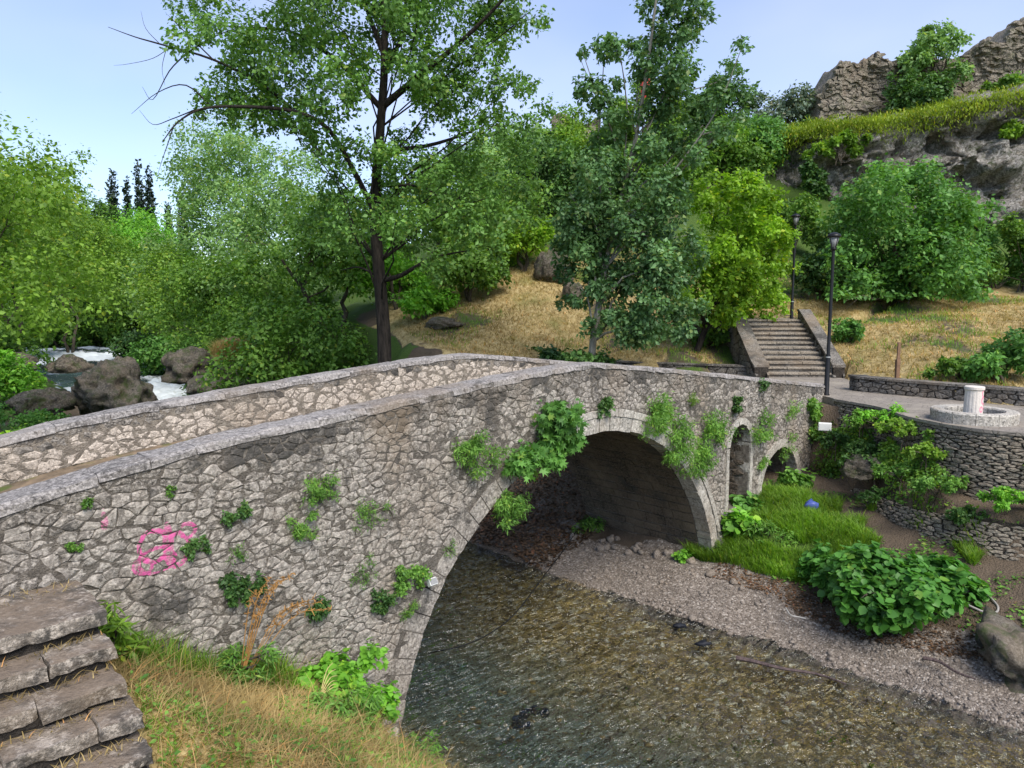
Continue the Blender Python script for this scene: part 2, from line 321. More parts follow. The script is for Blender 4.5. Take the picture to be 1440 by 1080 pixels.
PLAZA = [tuple(p) for p in PE] + [(30, 18), (18.5, 12.9), (12.07, 16.7), (9.6, 19.6), (9.6, 20.2), (10.75, 20.9), (10.75, 23.6), (8.4, 23.9), (2.2, 27.1), (.6, 26), (5.3, 20.9), (8.2, 18.7)]
H0 = H
def H(x, y):
    z = H0(x, y); m = in_poly(x, y, PLAZA); z = np.where(m, np.minimum(z, 3.25), z)
    return np.where(in_poly(x, y, [(8.1, 23), (11.2, 23), (11.3, 28.6), (8.2, 28.6)]), np.minimum(z, 3.0 + np.clip((y - 23.3) * .5, 0, 2.2)), z)
def h1(x, y): return float(H(np.array([x]), np.array([y]))[0])
def on_ground(S, W): q = A2 + S[:, None] * U2 + W[:, None] * N2; return np.stack([q[:, 0], q[:, 1], H(q[:, 0], q[:, 1])], 1)
def gaxis(*seg):
    o = [seg[0][0]]
    for a, b, st in seg: o += list(np.linspace(a, b, max(2, int(round((b - a) / st)) + 1))[1:])
    return np.array(o)
gs = gaxis((-900, -100, 100), (-100, -20, 8), (-20, -4, 1), (-4, 20, .16), (20, 60, .6), (60, 100, 5), (100, 900, 100))
gw = gaxis((-1500, -150, 90), (-150, -60, 5), (-60, -16, .6), (-16, -5, .3), (-5, 9, .15), (9, 30, 1.5), (30, 100, 10), (100, 600, 100))
GS, GW = np.meshgrid(gs, gw); GX = A2[0] + GS * U2[0] + GW * N2[0]; GY = A2[1] + GS * U2[1] + GW * N2[1]
GZ = H(GX, GY)
def gridf(m, n): i = np.arange(m - 1)[:, None] * n + np.arange(n - 1)[None]; return np.stack([i, i + 1, i + n + 1, i + n], -1).reshape(-1, 4)
def set_attr(me, name, arr):
    a = me.color_attributes.new(name, 'FLOAT_COLOR', 'POINT'); a.data.foreach_set('color', np.asarray(arr, np.float32).ravel())
sLg, sRg = river(GW); drg, dlg = GS - sRg, sLg - GS
nz = fbm(np.stack([GX.ravel(), GY.ravel(), 0 * GX.ravel()], 1) * .5, 4, 31).reshape(GX.shape)
hill = ((drg > 4) & (GW < -3)) | ((GS > 18.5) & (GW < 14))
dry = np.where(hill & (GY < 37) & (GX > -6), .75 + .5 * nz - .9 * sstep(33, 37, GY - .15 * np.abs(GX - 4)), 0) ; dry = np.where((dlg > 0) & (GW > -.3), .62 + .8 * nz, dry)
grn = np.where(hill, .1 - .5 * nz + .9 * sstep(31, 37, GY), .8); grn = np.where((GW > -3) & (drg > 0) & (drg < 2.3) & (GS < 17), 0, grn)
grav = np.where((drg > -.3) & (drg < 1.7 + .5 * nz) & (GW > -3.4), 1.0, 0); grav = np.where((drg > -.3) & (drg < 2.5) & (GW <= -3.4) & (GW > -9), .35, grav)
grn = np.where((GW <= -3.4) & (GW > -14) & (drg < 4.5) & (drg > -1), 0, grn)
grn = np.where((drg > 0) & (drg < 7.5) & (GW > 2.2 + nz) & (GS < wall_s(GW)), .1, grn); grn = np.where((dlg > 0) & (dlg < 6) & (GW < -3), .35 + .6 * nz, grn)
grn = np.where((GS > 14.3) & (GW > -3) & (GW < 2.5) & (GS < 17.5), .2, grn); bed = np.where((drg < -.05) & (dlg < .05), 1.0, 0)
k = NT('ground'); at = k.attr('zone'); sp = k.new('ShaderNodeSeparateColor'); k.l.new(at.outputs['Color'], sp.inputs[0]); br = at.outputs['Alpha']
n1, n2, n3 = k.noise(3.5, 6, .7), k.noise(.8, 4, .6), k.noise(30, 4, .7)
c = k.mix(n1, (.055, .043, .03), (.16, .12, .085))
c = k.mix(k.ramp(k.math('ADD', sp.outputs[1], k.math('SUBTRACT', n1, .5)), (.4, 0), (.6, 1)), c, k.ramp(n3, (.3, (.03, .06, .012)), (.7, (.1, .17, .03))))
straw = k.ramp(k.noise(6, 8, .85, scale3=(1, .4, 1)), (.36, (.15, .105, .04)), (.5, (.4, .3, .13)), (.64, (.62, .5, .27)))
straw = k.mix(k.ramp(k.noise(.7, 5, .7), (.5, 0), (.66, .7)), straw, k.mix(n3, (.12, .14, .035), (.26, .24, .08)))
c = k.mix(k.ramp(k.math('ADD', sp.outputs[0], k.math('SUBTRACT', n1, .5)), (.42, 0), (.62, 1)), c, straw)
vc = k.new('ShaderNodeTexVoronoi'); vc.inputs['Scale'].default_value = 30; k.l.new(k.pos(), vc.inputs['Vector']); sv = k.new('ShaderNodeSeparateColor'); k.l.new(vc.outputs['Color'], sv.inputs[0])
pebc = k.ramp(sv.outputs[0], (0, (.1, .082, .066)), (.4, (.17, .142, .117)), (.8, (.25, .212, .178)), (1, (.42, .375, .33)))
c = k.mix(k.ramp(k.math('ADD', sp.outputs[2], k.math('SUBTRACT', n2, .5)), (.35, 0), (.6, 1)), c, pebc)
wz_ = k.new('ShaderNodeTexNoise'); wz_.inputs['Scale'].default_value = 5; wz_.inputs['Detail'].default_value = 3; k.l.new(k.pos(), wz_.inputs['Vector']); wa = k.new('ShaderNodeVectorMath', operation='MULTIPLY_ADD'); k.l.new(wz_.outputs['Color'], wa.inputs[0]); wa.inputs[1].default_value = (.28, .28, .28); k.l.new(k.pos(), wa.inputs[2])
vb = k.new('ShaderNodeTexVoronoi'); vb.inputs['Scale'].default_value = 13; k.l.new(wa.outputs[0], vb.inputs['Vector']); sb = k.new('ShaderNodeSeparateColor'); k.l.new(vb.outputs['Color'], sb.inputs[0])
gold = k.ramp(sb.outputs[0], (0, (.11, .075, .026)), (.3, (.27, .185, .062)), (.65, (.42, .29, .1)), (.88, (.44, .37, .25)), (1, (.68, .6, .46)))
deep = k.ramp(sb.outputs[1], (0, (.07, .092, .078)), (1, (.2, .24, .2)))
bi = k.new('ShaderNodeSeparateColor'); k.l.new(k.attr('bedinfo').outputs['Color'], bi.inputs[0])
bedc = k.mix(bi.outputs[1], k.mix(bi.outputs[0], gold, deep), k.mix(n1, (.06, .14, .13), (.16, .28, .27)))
c = k.mix(br, c, bedc)
k.bump(k.sum(k.math('MULTIPLY', vc.outputs['Distance'], -.6), n1, k.math('MULTIPLY', n3, .5)), .8, .06); M_GROUND = k.base(c, .95)
gm = mesh('ground', np.stack([GX, GY, GZ], -1).reshape(-1, 3), gridf(*GX.shape)[:, ::-1], True)
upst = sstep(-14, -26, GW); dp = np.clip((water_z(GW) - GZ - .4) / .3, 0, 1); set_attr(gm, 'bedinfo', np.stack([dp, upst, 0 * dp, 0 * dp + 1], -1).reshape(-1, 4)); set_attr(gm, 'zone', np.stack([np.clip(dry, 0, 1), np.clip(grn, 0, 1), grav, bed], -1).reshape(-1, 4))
link('ground', gm, M_GROUND, kind='structure')

# ------------------------------------------------------------------ water
ws = np.linspace(-.25, 1.12, 120); ww = np.r_[np.arange(9, -9, -.09), np.arange(-9, -30, -.3), np.arange(-30, -80, -.25), np.arange(-80, -110, -1.5)]
WT, WW = np.meshgrid(ws, ww); l, r = river(WW); WS = l + WT * (r - l); WX = A2[0] + WS * U2[0] + WW * N2[0]; WY = A2[1] + WS * U2[1] + WW * N2[1]
q = np.stack([WS.ravel() * 1.3, WW.ravel() * 2.6, 0 * WS.ravel()], 1)
rip = (fbm(q, 3, 5) * .022 + fbm(q * 2.7, 2, 8) * .010).reshape(WS.shape)
slope = np.abs(np.gradient(water_z(ww), ww))[:, None] * np.ones_like(WS)
turb = np.clip(slope / .055, 0, 1); rip = rip * (1 + 7 * turb)
fo = np.clip(turb * 1.25 + .25 * (WW < -30) + .45 * fbm(q * np.array([.6, .25, 1]), 3, 12).reshape(WS.shape) - .25, 0, 1)
k = NT('water'); wv = k.new('ShaderNodeMapping'); wv.inputs['Rotation'].default_value = (0, 0, -ROTZ); wv.inputs['Scale'].default_value = (1, 1, 1); k.l.new(k.pos(), wv.inputs[0])
hb = k.sum(k.noise(4.2, 3, .5, vec=wv.outputs[0], scale3=(.8, 1.7, 1)), k.math('MULTIPLY', k.noise(1.1, 2, .5, vec=wv.outputs[0], scale3=(.7, 1.3, 1)), .8))
bp = k.new('ShaderNodeBump'); bp.inputs['Strength'].default_value = 1; bp.inputs['Distance'].default_value = .5; k.l.new(hb, bp.inputs['Height'])
tr = k.new('ShaderNodeBsdfTransparent'); tr.inputs[0].default_value = (.9, .95, .9, 1)
gl = k.new('ShaderNodeBsdfGlossy'); gl.inputs['Roughness'].default_value = .09; k.l.new(bp.outputs[0], gl.inputs['Normal'])
fr = k.new('ShaderNodeFresnel'); fr.inputs['IOR'].default_value = 1.33; k.l.new(bp.outputs[0], fr.inputs['Normal'])
m1 = k.new('ShaderNodeMixShader'); k.l.new(k.math('MULTIPLY', fr.outputs[0], 2.2, clamp=True), m1.inputs[0]); k.l.new(tr.outputs[0], m1.inputs[1]); k.l.new(gl.outputs[0], m1.inputs[2])
k.base((.58, .63, .66), .5); fa = k.new('ShaderNodeSeparateColor'); k.l.new(k.attr('foam').outputs['Color'], fa.inputs[0])
m2 = k.new('ShaderNodeMixShader'); ff = k.ramp(k.math('ADD', fa.outputs[0], k.math('SUBTRACT', k.noise(4, 5, .7), .5)), (.4, 0), (.75, .9))
k.l.new(ff, m2.inputs[0]); k.l.new(m1.outputs[0], m2.inputs[1]); k.l.new(k.b.outputs[0], m2.inputs[2]); k.l.new(m2.outputs[0], k.out.inputs[0])
wm = mesh('river_water', np.stack([WX, WY, water_z(WW) + rip], -1).reshape(-1, 3), gridf(*WS.shape), True)
set_attr(wm, 'foam', np.stack([fo, fo, fo, fo * 0 + 1], -1).reshape(-1, 4)); link('river_water', wm, k.m, kind='structure')

# ------------------------------------------------------------------ masonry
def clip_half(P, n, d):                                    # keep n.p <= d
    out = []; m = len(P)
    for i in range(m):
        a, b = P[i], P[(i + 1) % m]; fa = n[0] * a[0] + n[1] * a[1] - d; fb = n[0] * b[0] + n[1] * b[1] - d
        if fa <= 0: out.append(a)
        if fa * fb < 0: t = fa / (fa - fb); out.append((a[0] + t * (b[0] - a[0]), a[1] + t * (b[1] - a[1])))
    return out
def rubble(x0, x1, z0, z1, cw, ch, seed, jit=.4, drop=.14, jz=None):
    g = np.random.default_rng(seed); nx, nz_ = int((x1 - x0) / cw) + 1, int((z1 - z0) / ch) + 1; jz = jit if jz is None else jz; pts = {}
    for j in range(-2, nz_ + 2):
        for i in range(-2, nx + 2):
            if g.random() > drop: pts[i, j] = (i + .5 * (j % 2) + g.uniform(-jit, jit), j + g.uniform(-jz, jz))
    out = []
    for (i, j), p in pts.items():
        if not (0 <= i < nx and 0 <= j < nz_): continue
        P = [(p[0] - 1.3, p[1] - 1.2), (p[0] + 1.3, p[1] - 1.2), (p[0] + 1.3, p[1] + 1.2), (p[0] - 1.3, p[1] + 1.2)]
        for dj in (-2, -1, 0, 1, 2):
            for di in (-2, -1, 0, 1, 2):
                q = pts.get((i + di, j + dj))
                if q is None or (di == 0 and dj == 0): continue
                n = (q[0] - p[0], q[1] - p[1]); P = clip_half(P, n, (n[0] * (q[0] + p[0]) + n[1] * (q[1] + p[1])) / 2)
                if len(P) < 3: break
            if len(P) < 3: break
        if len(P) >= 3: out.append(np.array([(x0 + a * cw, z0 + b * ch) for a, b in P]))
    return out
def area(P): x, y = P[:, 0], P[:, 1]; return abs(.5 * (x * np.roll(y, -1) - y * np.roll(x, -1)).sum())
def tidy(P, eps=.02):
    P = np.asarray(P, float); keep = [P[0]]
    for p in P[1:]:
        if np.hypot(*(p - keep[-1])) > eps: keep.append(p)
    if len(keep) > 2 and np.hypot(*(keep[-1] - keep[0])) < eps: keep.pop()
    return np.array(keep)
def stone(P, fm, g, gap=.012, proud=(.0, .03), back=.06):
    """one stone: outline P (x, z); fm(x, z, out) -> point"""
    c = P.mean(0); r = math.sqrt(area(P) / 3.14) + 1e-6; P = c + (P - c) * max(.55, 1 - gap / r); o = g.uniform(*proud); Q = []
    for a_, b_ in zip(P, np.roll(P, -1, 0)):
        Q.append(a_); e = np.hypot(*(b_ - a_))
        if e > .55 * r: Q.append((a_ + b_) / 2 + np.array([-(b_ - a_)[1], (b_ - a_)[0]]) * g.uniform(-.1, .1))
    P = np.array(Q); n = len(P); P = P + g.normal(0, .03 * r, P.shape); tl = g.normal(0, .05, 2); V = []
    for x, z in P: V.append(fm(x, z, -back))
    for x, z in P: V.append(fm(x, z, o - .006 + tl @ (np.array([x, z]) - c)))
    for x, z in c + (P - c) * g.uniform(.72, .86): V.append(fm(x, z, o + g.uniform(-.003, .009) + tl @ (np.array([x, z]) - c)))
    V.append(fm(c[0], c[1], o + .008)); Fc = []
    for i in range(n):
        j = (i + 1) % n; Fc += [(i, j, n + j, n + i), (n + i, n + j, 2 * n + j, 2 * n + i), (2 * n + i, 2 * n + j, 3 * n)]
    return V, Fc
def fix_winding(V, Fc, out):                               # make the front face look outwards
    a, b, c_ = (np.array(V[i]) for i in Fc[2]); 
    return Fc if np.cross(b - a, c_ - a) @ np.array(out) > 0 else [f[::-1] for f in Fc]
def place_stones(items, parent, limit, rest_name='small_stones', name='stone'):
    """items: (V, F, mat, pixel size). The largest in view become parts, the others are joined by material"""
    items.sort(key=lambda t: -t[3]); rest = {}
    for i, (V, Fc, m, px) in enumerate(items):
        if i < limit and px > 7: obj(name, V, Fc, m, parent)
        else: rest.setdefault(m.name, (m, MB()))[1].add(V, Fc)
    for m, mb in rest.values(): mb.obj(rest_name, m, parent, kind='stuff')

TOPS = np.array([(-9, 3.0), (-4, 3.62), (-.1, 4.17), (1.06, 4.38), (1.9, 4.48), (3.27, 4.60), (5.04, 4.74), (6.75, 4.87), (7.42, 4.90), (8.15, 4.91), (9.38, 4.78), (10.81, 4.62), (13.13, 4.34), (15.27, 4.08), (18.0, 3.75)])
def top(s): return np.interp(s, TOPS[:, 0], TOPS[:, 1])
def deck(s): return np.maximum(top(s) - .6, np.where(np.asarray(s) > 10, 3.5, 0))
S0, S1, BW, PT = -7.0, 18.0, 3.4, .42
AC, AR = (8.15, -.43), 4.18; RING = .36
NIC = (12.77, 13.72, 1.41, 2.78); SMA = (15.35, 1.42, 1.02)
bridge = root('stone_bridge', (A2[0], A2[1], 0), 'old humpbacked grey stone arch bridge crossing the river, pink graffiti on its wall', 'bridge', rotz=ROTZ)
def bl(s, z, out): return (s, -out, z)                     # bridge-local point, near face
def bworld(V):
    V = np.asarray(V); return np.stack([A2[0] + V[:, 0] * U2[0] - V[:, 1] * N2[0], A2[1] + V[:, 0] * U2[1] - V[:, 1] * N2[1], V[:, 2]], 1)
def pxsize(V, wfun=None):
    W = wfun(V) if wfun else np.asarray(V); pr = [proj(p) for p in W]
    if min(p[2] for p in pr) < .3: return 0
    us, vs = [p[0] for p in pr], [p[1] for p in pr]
    if max(us) < 0 or min(us) > 1440 or min(vs) > 1080: return 0
    return math.sqrt(max(0, (max(us) - min(us)) * (max(vs) - min(vs))))
# core: profile with the openings, extruded through the width
def arc(c, r, a0, a1, n): return [(c[0] + r * math.cos(a), c[1] + r * math.sin(a)) for a in np.linspace(a0, a1, n)]
def body(zt, y0, y1, parent, name, mat, nic=True):
    a_in = math.asin((-.6 - AC[1]) / AR) if abs(-.6 - AC[1]) < AR else 0
    outer = [(S0, -.6), (AC[0] - AR, -.6)] + arc(AC, AR, math.pi, 0, 49) + [(AC[0] + AR, -.6)]
    outer += [(SMA[0] - SMA[2], -.6)] + arc((SMA[0], SMA[1]), SMA[2], math.pi, 0, 21) + [(SMA[0] + SMA[2], -.6), (S1, -.6)]
    outer += [(s, float(zt(s))) for s in np.linspace(S1, S0, 61)]
    r = (NIC[1] - NIC[0]) / 2; hole = [(NIC[0], NIC[2]), (NIC[1], NIC[2])] + arc(((NIC[0] + NIC[1]) / 2, NIC[3]), r, 0, math.pi, 15)
    loops = [outer, hole]; flat = outer + hole; n = len(flat)
    tri = tessellate_polygon([[Vector((a, b, 0)) for a, b in lp] for lp in loops])
    V = [(a, y0, b) for a, b in flat] + [(a, y1, b) for a, b in flat]; Fc = []
    for t in tri:
        a, b, c_ = (Vector((*flat[i], 0)) for i in t); up_ = (b - a).cross(c_ - a).z > 0; t = tuple(t) if up_ else tuple(t)[::-1]
        Fc += [t, tuple(i + n for i in t[::-1])]
    o = 0
    for lp in loops:
        m = len(lp)
        for i in range(m):
            a, b = o + i, o + (i + 1) % m; Fc.append((b, a, a + n, b + n))
        o += m
    return obj(name, V, Fc, mat, parent)
body(deck, .006, BW, bridge, 'core_wall', M_MORT)
def strip(name, y0, y1, z0f, z1f, mat, n=60, a=S0, b=S1):
    ss = np.linspace(a, b, n); V = []; Fc = []
    for s in ss: V += [(s, y0, z0f(s)), (s, y1, z0f(s)), (s, y1, z1f(s)), (s, y0, z1f(s))]
    for i in range(n - 1):
        for q in range(4): e, f = i * 4 + q, i * 4 + (q + 1) % 4; Fc.append((e, f, f + 4, e + 4))
    Fc += [(0, 1, 2, 3)[::-1], tuple(4 * (n - 1) + q for q in range(4))]
    return obj(name, V, Fc, mat, bridge)
strip('parapet', .008, PT, lambda s: float(deck(s)) - .05, lambda s: float(top(s)) - .07, M_MORT)
strip('parapet', BW - .38, BW, lambda s: float(deck(s)) - .05, lambda s: float(top(s)) - .07, M_MORTP)
k = NT('deck'); cd = k.mix(k.ramp(k.noise(5, 6, .7), (.35, 0), (.65, 1)), (.11, .085, .06), (.27, .2, .13)); cd = k.mix(k.ramp(k.noise(2.2, 4, .6), (.5, 0), (.62, .9)), cd, (.08, .11, .025)); k.bump(k.noise(25, 5, .7), .8, .03)
strip('deck', PT - .01, BW - .37, lambda s: float(deck(s)) - .2, lambda s: float(deck(s)) + .03, k.base(cd, .95))
# coping slabs on both parapets
for y0, y1, st in ((-.012, PT + .02, .62), (BW - .395, BW + .03, .8)):
    s = S0
    while s < S1 - .2:
        e = min(S1, s + st * random.Random(int(s * 100)).uniform(.7, 1.35)); mb = MB(); g = random.Random(int(s * 37) + 1)
        a0, a1 = s + .004, e - .004; j = lambda: g.uniform(-.016, .016); V = []
        for q in np.linspace(a0, a1, 4):
            zt = float(top(q)); V += [(q, y0 + j(), zt - .085 + j()), (q, y0 + .012 + j(), zt - .022 + j() * .7), (q, y0 + .06 + j(), zt + j() * .6), (q, y1 - .05, zt + j() * .6), (q, y1 - .01 + j(), zt - .015), (q, y1 + j(), zt - .1 + j())]
        Fc = []
        for i in range(3):
            for q in range(6): a, b = i * 6 + q, i * 6 + (q + 1) % 6; Fc.append((b, a, a + 6, b + 6))
        Fc += [tuple(range(6)), tuple(range(18, 24))[::-1]]
        obj('coping_slab', V, Fc, M_COPE, bridge); s = e
# rubble on the visible face
g = np.random.default_rng(3); items = []
def push_out(P, c, r):
    P = P.copy(); d = P - np.array(c); q = np.hypot(d[:, 0], d[:, 1]); m = (q < r) & (P[:, 1] > c[1] - .3); P[m] = np.array(c) + d[m] / q[m][:, None] * r; return P
for P in rubble(-1.2, 18.0, -.1, 5.0, .15, .09, 11, .47, .2, .38):
    s, z = P.mean(0); d = math.hypot(s - AC[0], z - AC[1])
    if d < AR + RING - .02 or (z < AC[1] + .4 and abs(s - AC[0]) < AR + RING): continue
    if NIC[0] - .06 < s < NIC[1] + .12 and NIC[2] - .12 < z < NIC[3] + .62: continue
    if math.hypot(s - SMA[0], z - SMA[1]) < SMA[2] + .16 or (abs(s - SMA[0]) < SMA[2] + .1 and z < SMA[1]): continue
    zt = float(top(s)) - .09; sl_ = float(top(s + .1) - top(s - .1)) / .2
    Q = clip_half([tuple(p) for p in P], (-sl_, 1.0), zt - sl_ * s)
    Q = clip_half(Q, (1., 0.), 17.98) if len(Q) > 2 else Q
    if len(Q) < 3: continue
    P = push_out(np.array(Q), AC, AR + RING + .01)
    P = push_out(P, (SMA[0], SMA[1]), SMA[2] + .2); P = tidy(P)
    if len(P) < 3 or area(P) < .0025: continue
    zn = float(vnoise(np.array([[s * .9, z * 1.3, 5.]]), 3)[0]); V, Fc = stone(P, bl, g, .003, (-.012 + .007 * zn, .006 + .009 * zn), .03); Fc = fix_winding(V, Fc, (0, -1, 0))
    items.append((V, Fc, M_RUBD if (zt - z < .16 + .2 * g.random() ** 2) else M_RUB, pxsize(V, bworld)))
for P in rubble(-1.2, 17.8, 3.0, 5.0, .17, .1, 12, .45, .2, .36):        # far parapet, inner face
    s, z = P.mean(0); dk, zt = float(deck(s)) + .02, float(top(s)) - .09; sl_ = float(top(s + .1) - top(s - .1)) / .2
    Q = clip_half([tuple(p) for p in P], (-sl_, 1.0), zt - sl_ * s); Q = clip_half(Q, (sl_, -1.0), -(dk - sl_ * s)) if len(Q) > 2 else Q
    if len(Q) < 3: continue
    P = tidy(Q)
    if len(P) < 3 or area(P) < .004: continue
    V, Fc = stone(P, lambda s, z, o: (s, BW - .38 - o, z), g, .0025, (-.006, .004), .03); Fc = fix_winding(V, Fc, (0, -1, 0)); items.append((V, Fc, M_RUBD if zt - z < .06 + .12 * g.random() ** 3 else M_RUBL, pxsize(V, bworld)))
place_stones(items, bridge, 290)
def wedge(c, r0, r1, a0, a1, y0, y1, g, n=3, j=.008):
    V = []; Fc = []
    for a in np.linspace(a0, a1, n):
        for r, y in ((r0, y0), (r1, y0), (r1, y1), (r0, y1)):
            rr = r + g.normal(0, j); V.append((c[0] + rr * math.cos(a), y + g.normal(0, j * .6), c[1] + rr * math.sin(a)))
    for i in range(n - 1):
        for q in range(4): e, f = i * 4 + q, i * 4 + (q + 1) % 4; Fc.append((e, f, f + 4, e + 4))
    Fc += [(3, 2, 1, 0), tuple(4 * (n - 1) + q for q in range(4))]; return V, Fc
a = .08
while a < math.pi - .06:                                    # main ring, two courses of voussoirs
    e = a + g.uniform(.045, .085); y = g.uniform(-.03, -.018)
    obj('voussoir', *wedge(AC, AR - .012, AR + (RING - .13 if a < 1.9 else g.uniform(.24, .4)), a + .002, e - .002, y if a < 1.9 else g.uniform(-.012, .012), .3, g), M_VOUS if a < 2.0 else M_RUB, bridge); a = e
a = .1
while a < 1.9:
    e = a + g.uniform(.1, .15); obj('ring_moulding', *wedge(AC, AR + RING - .12, AR + RING, a + .002, e - .002, g.uniform(-.052, -.045), .1, g, 3, .005), M_VOUS, bridge); a = e
for sd in (-1, 1):                                          # springer blocks
    z = -.5
    for hgt in (.3, .28, .26):
        x0 = AC[0] + sd * (AR + .0); x1 = AC[0] + sd * (AR + RING + .06); mb = MB(); mb.box(min(x0, x1), max(x0, x1), -.05, .3, z, z + hgt - .01, .006); mb.obj('springer_block', M_VOUS, bridge, bevel=.012); z += hgt
for i in range(7):
    e0 = .05 + i * (math.pi - .1) / 7; obj('voussoir', *wedge(((NIC[0] + NIC[1]) / 2, NIC[3]), .475, .62, e0 + .006, e0 + (math.pi - .1) / 7 - .006, -.035, .25, g), M_VOUS, bridge)
    e0 = .02 + i * (math.pi - .04) / 7; 
for i in range(13): e0 = .02 + i * (math.pi - .04) / 13; obj('voussoir', *wedge((SMA[0], SMA[1]), SMA[2] - .01, SMA[2] + .2, e0 + .004, e0 + (math.pi - .04) / 13 - .004, -.03, .25, g), M_VOUS, bridge)
for x0, x1 in ((NIC[0] - .13, NIC[0] + .0), (NIC[1] + .0, NIC[1] + .13)):
    z = NIC[2]
    for i in range(6): hgt = (NIC[3] - NIC[2]) / 6; MB().box(x0 + .002, x1 - .002, -.03, .3, z, z + hgt - .008, .006).obj('jamb_stone', M_VOUS, bridge); z += hgt
MB().box(NIC[0] - .2, NIC[1] + .2, -.09, .5, NIC[2] - .14, NIC[2] - .006, .006).obj('niche_sill', M_VOUS, bridge, bevel=.015)
MB().box(NIC[0] - .42, NIC[1] - .35, -.1, .3, -.5, .95, .01).obj('pier_plinth', M_VOUS, bridge, bevel=.02)
obj('arch_shade_panel', [(SMA[0] + 1.1 * dx, 1.9, z) for dx, z in ((-1, -.5), (1, -.5), (1, 2.6), (-1, 2.6))], [(0, 1, 2, 3)], M_MORTD, bridge)  # dark panel added inside the small arch to block daylight from the far side
# barrel stones and niche lining, joined
mb = MB(); a = .02
while a < math.pi - .02:
    da = g.uniform(.045, .07); y = .32
    while y < BW - .05:
        ln = g.uniform(.22, .5); y1 = min(y + ln, BW); V, Fc = wedge(AC, AR - g.uniform(.012, .035), AR + .05, a + .004, a + da - .004, y + .008, y1 - .008, g, 2, .005); mb.add(V, Fc); y = y1
    a += da
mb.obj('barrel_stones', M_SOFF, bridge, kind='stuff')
mb = MB()
for sd in (-1, 1):                                          # vertical foot of the barrel
    z = -.6
    while z < -.4: z += .2
    for zz in (-.55, -.35, -.2, -.05):
        y = .32
        while y < BW: ln = g.uniform(.3, .55); y1 = min(y + ln, BW); x0 = AC[0] + sd * (AR - g.uniform(.01, .03)); mb.box(min(x0, x0 + sd * .1), max(x0, x0 + sd * .1), y + .008, y1 - .008, zz, zz + .14, .004); y = y1
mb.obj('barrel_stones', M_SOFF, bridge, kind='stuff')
items = []
for P in rubble(.3, 2.6, NIC[2], NIC[3] + .4, .26, .15, 44):
    if len(P) < 3: continue
    V, Fc = stone(tidy(P), lambda y, z, o: (NIC[1] - o - max(0, z - NIC[3]) * .35, y, z), g, .012, (.0, .02)); items.append((V, fix_winding(V, Fc, (-1, 0, 0)), M_SOFF, 1))
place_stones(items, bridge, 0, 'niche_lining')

# ------------------------------------------------------------------ near stairs
st = root('stone_steps', tuple(swz(0, .0, 2.0)), 'worn dark stone steps with black edges running down beside the bridge wall', 'steps', rotz=ROTZ)
gr = random.Random(5)
def rough_box(x0, x1, y0, y1, z0, z1, cell=.06, amp=.02, sd=0, off=(0, 0, 0)):
    V, Fc = [], []; c0 = np.array([x0, y0, z0]); dd = np.array([x1 - x0, y1 - y0, z1 - z0]); nn_ = np.maximum(2, np.ceil(dd / cell).astype(int) + 1); k_ = 0
    for ax in range(3):
        b_, c_ = (ax + 1) % 3, (ax + 2) % 3
        for e in (0, 1):
            A_, B_ = np.meshgrid(np.linspace(0, 1, nn_[b_]), np.linspace(0, 1, nn_[c_])); P = np.zeros((A_.size, 3)); P[:, ax] = e; P[:, b_] = A_.ravel(); P[:, c_] = B_.ravel()
            f_ = gridf(nn_[c_], nn_[b_]) + k_; Fc.append(f_ if e else f_[:, ::-1]); V.append(P); k_ += len(P)
    P = np.vstack(V); ctr = np.abs(P - .5) * 2; Q = c0 + P * dd; edge = np.sort(ctr, 1)[:, 1] > .985
    inn = np.sign(c0 + dd / 2 - Q) * np.minimum(.03, dd / 4)
    n1_ = np.stack([fbm(Q * 5 + sd + i * 9, 4, 60 + i) for i in range(3)], 1); Q = Q + n1_ * amp + inn * (edge * (.1 + .7 * np.clip(fbm(Q * 9 + sd, 2, 66), -.1, 1)))[:, None]
    return Q + np.array(off), np.vstack(Fc)
for i in range(12):
    w1 = .95 + .262 * i; w0 = .02 if i == 0 else w1 - .36; z1 = 3.37 - .185 * i
    sp_ = bpy.data.objects.new('step', None); COL.objects.link(sp_); sp_.parent = st; x = -1.6
    while x < .38:
        e = x + (gr.uniform(.3, .8) if i else .9); e = .41 + gr.uniform(-.03, .03) if e > .15 else e
        dz = gr.uniform(-.014, .014); dw = gr.uniform(-.03, .03)
        obj('tread_stone', *rough_box(x + .004, e - .004, -(w1 + dw), -(w0 - (.0 if i == 0 else .2)), z1 - .12 + dz, z1 + dz, .045, .012, i * 3 + x, (0, 0, -2.0)), M_STEP, sp_); x = e
    obj('riser', *rough_box(-1.6, .36, -(w1 - .05), -max(.0, w0 - .3), z1 - .36, z1 - .1, .07, .025, i, (0, 0, -2.0)), M_MORTD, sp_)
g = np.random.default_rng(55); n = 1100; k_ = g.integers(0, 9, n); W = .95 + .262 * k_ - .27 + np.abs(g.normal(0, .05, n)); W = np.where(k_ == 0, g.uniform(.02, .3, n), W); S = g.uniform(-1.2, .38, n); q = A2 + S[:, None] * U2 + W[:, None] * N2
STEP_LITTER = np.stack([q[:, 0], q[:, 1], 3.37 - .185 * k_ + .005], 1)

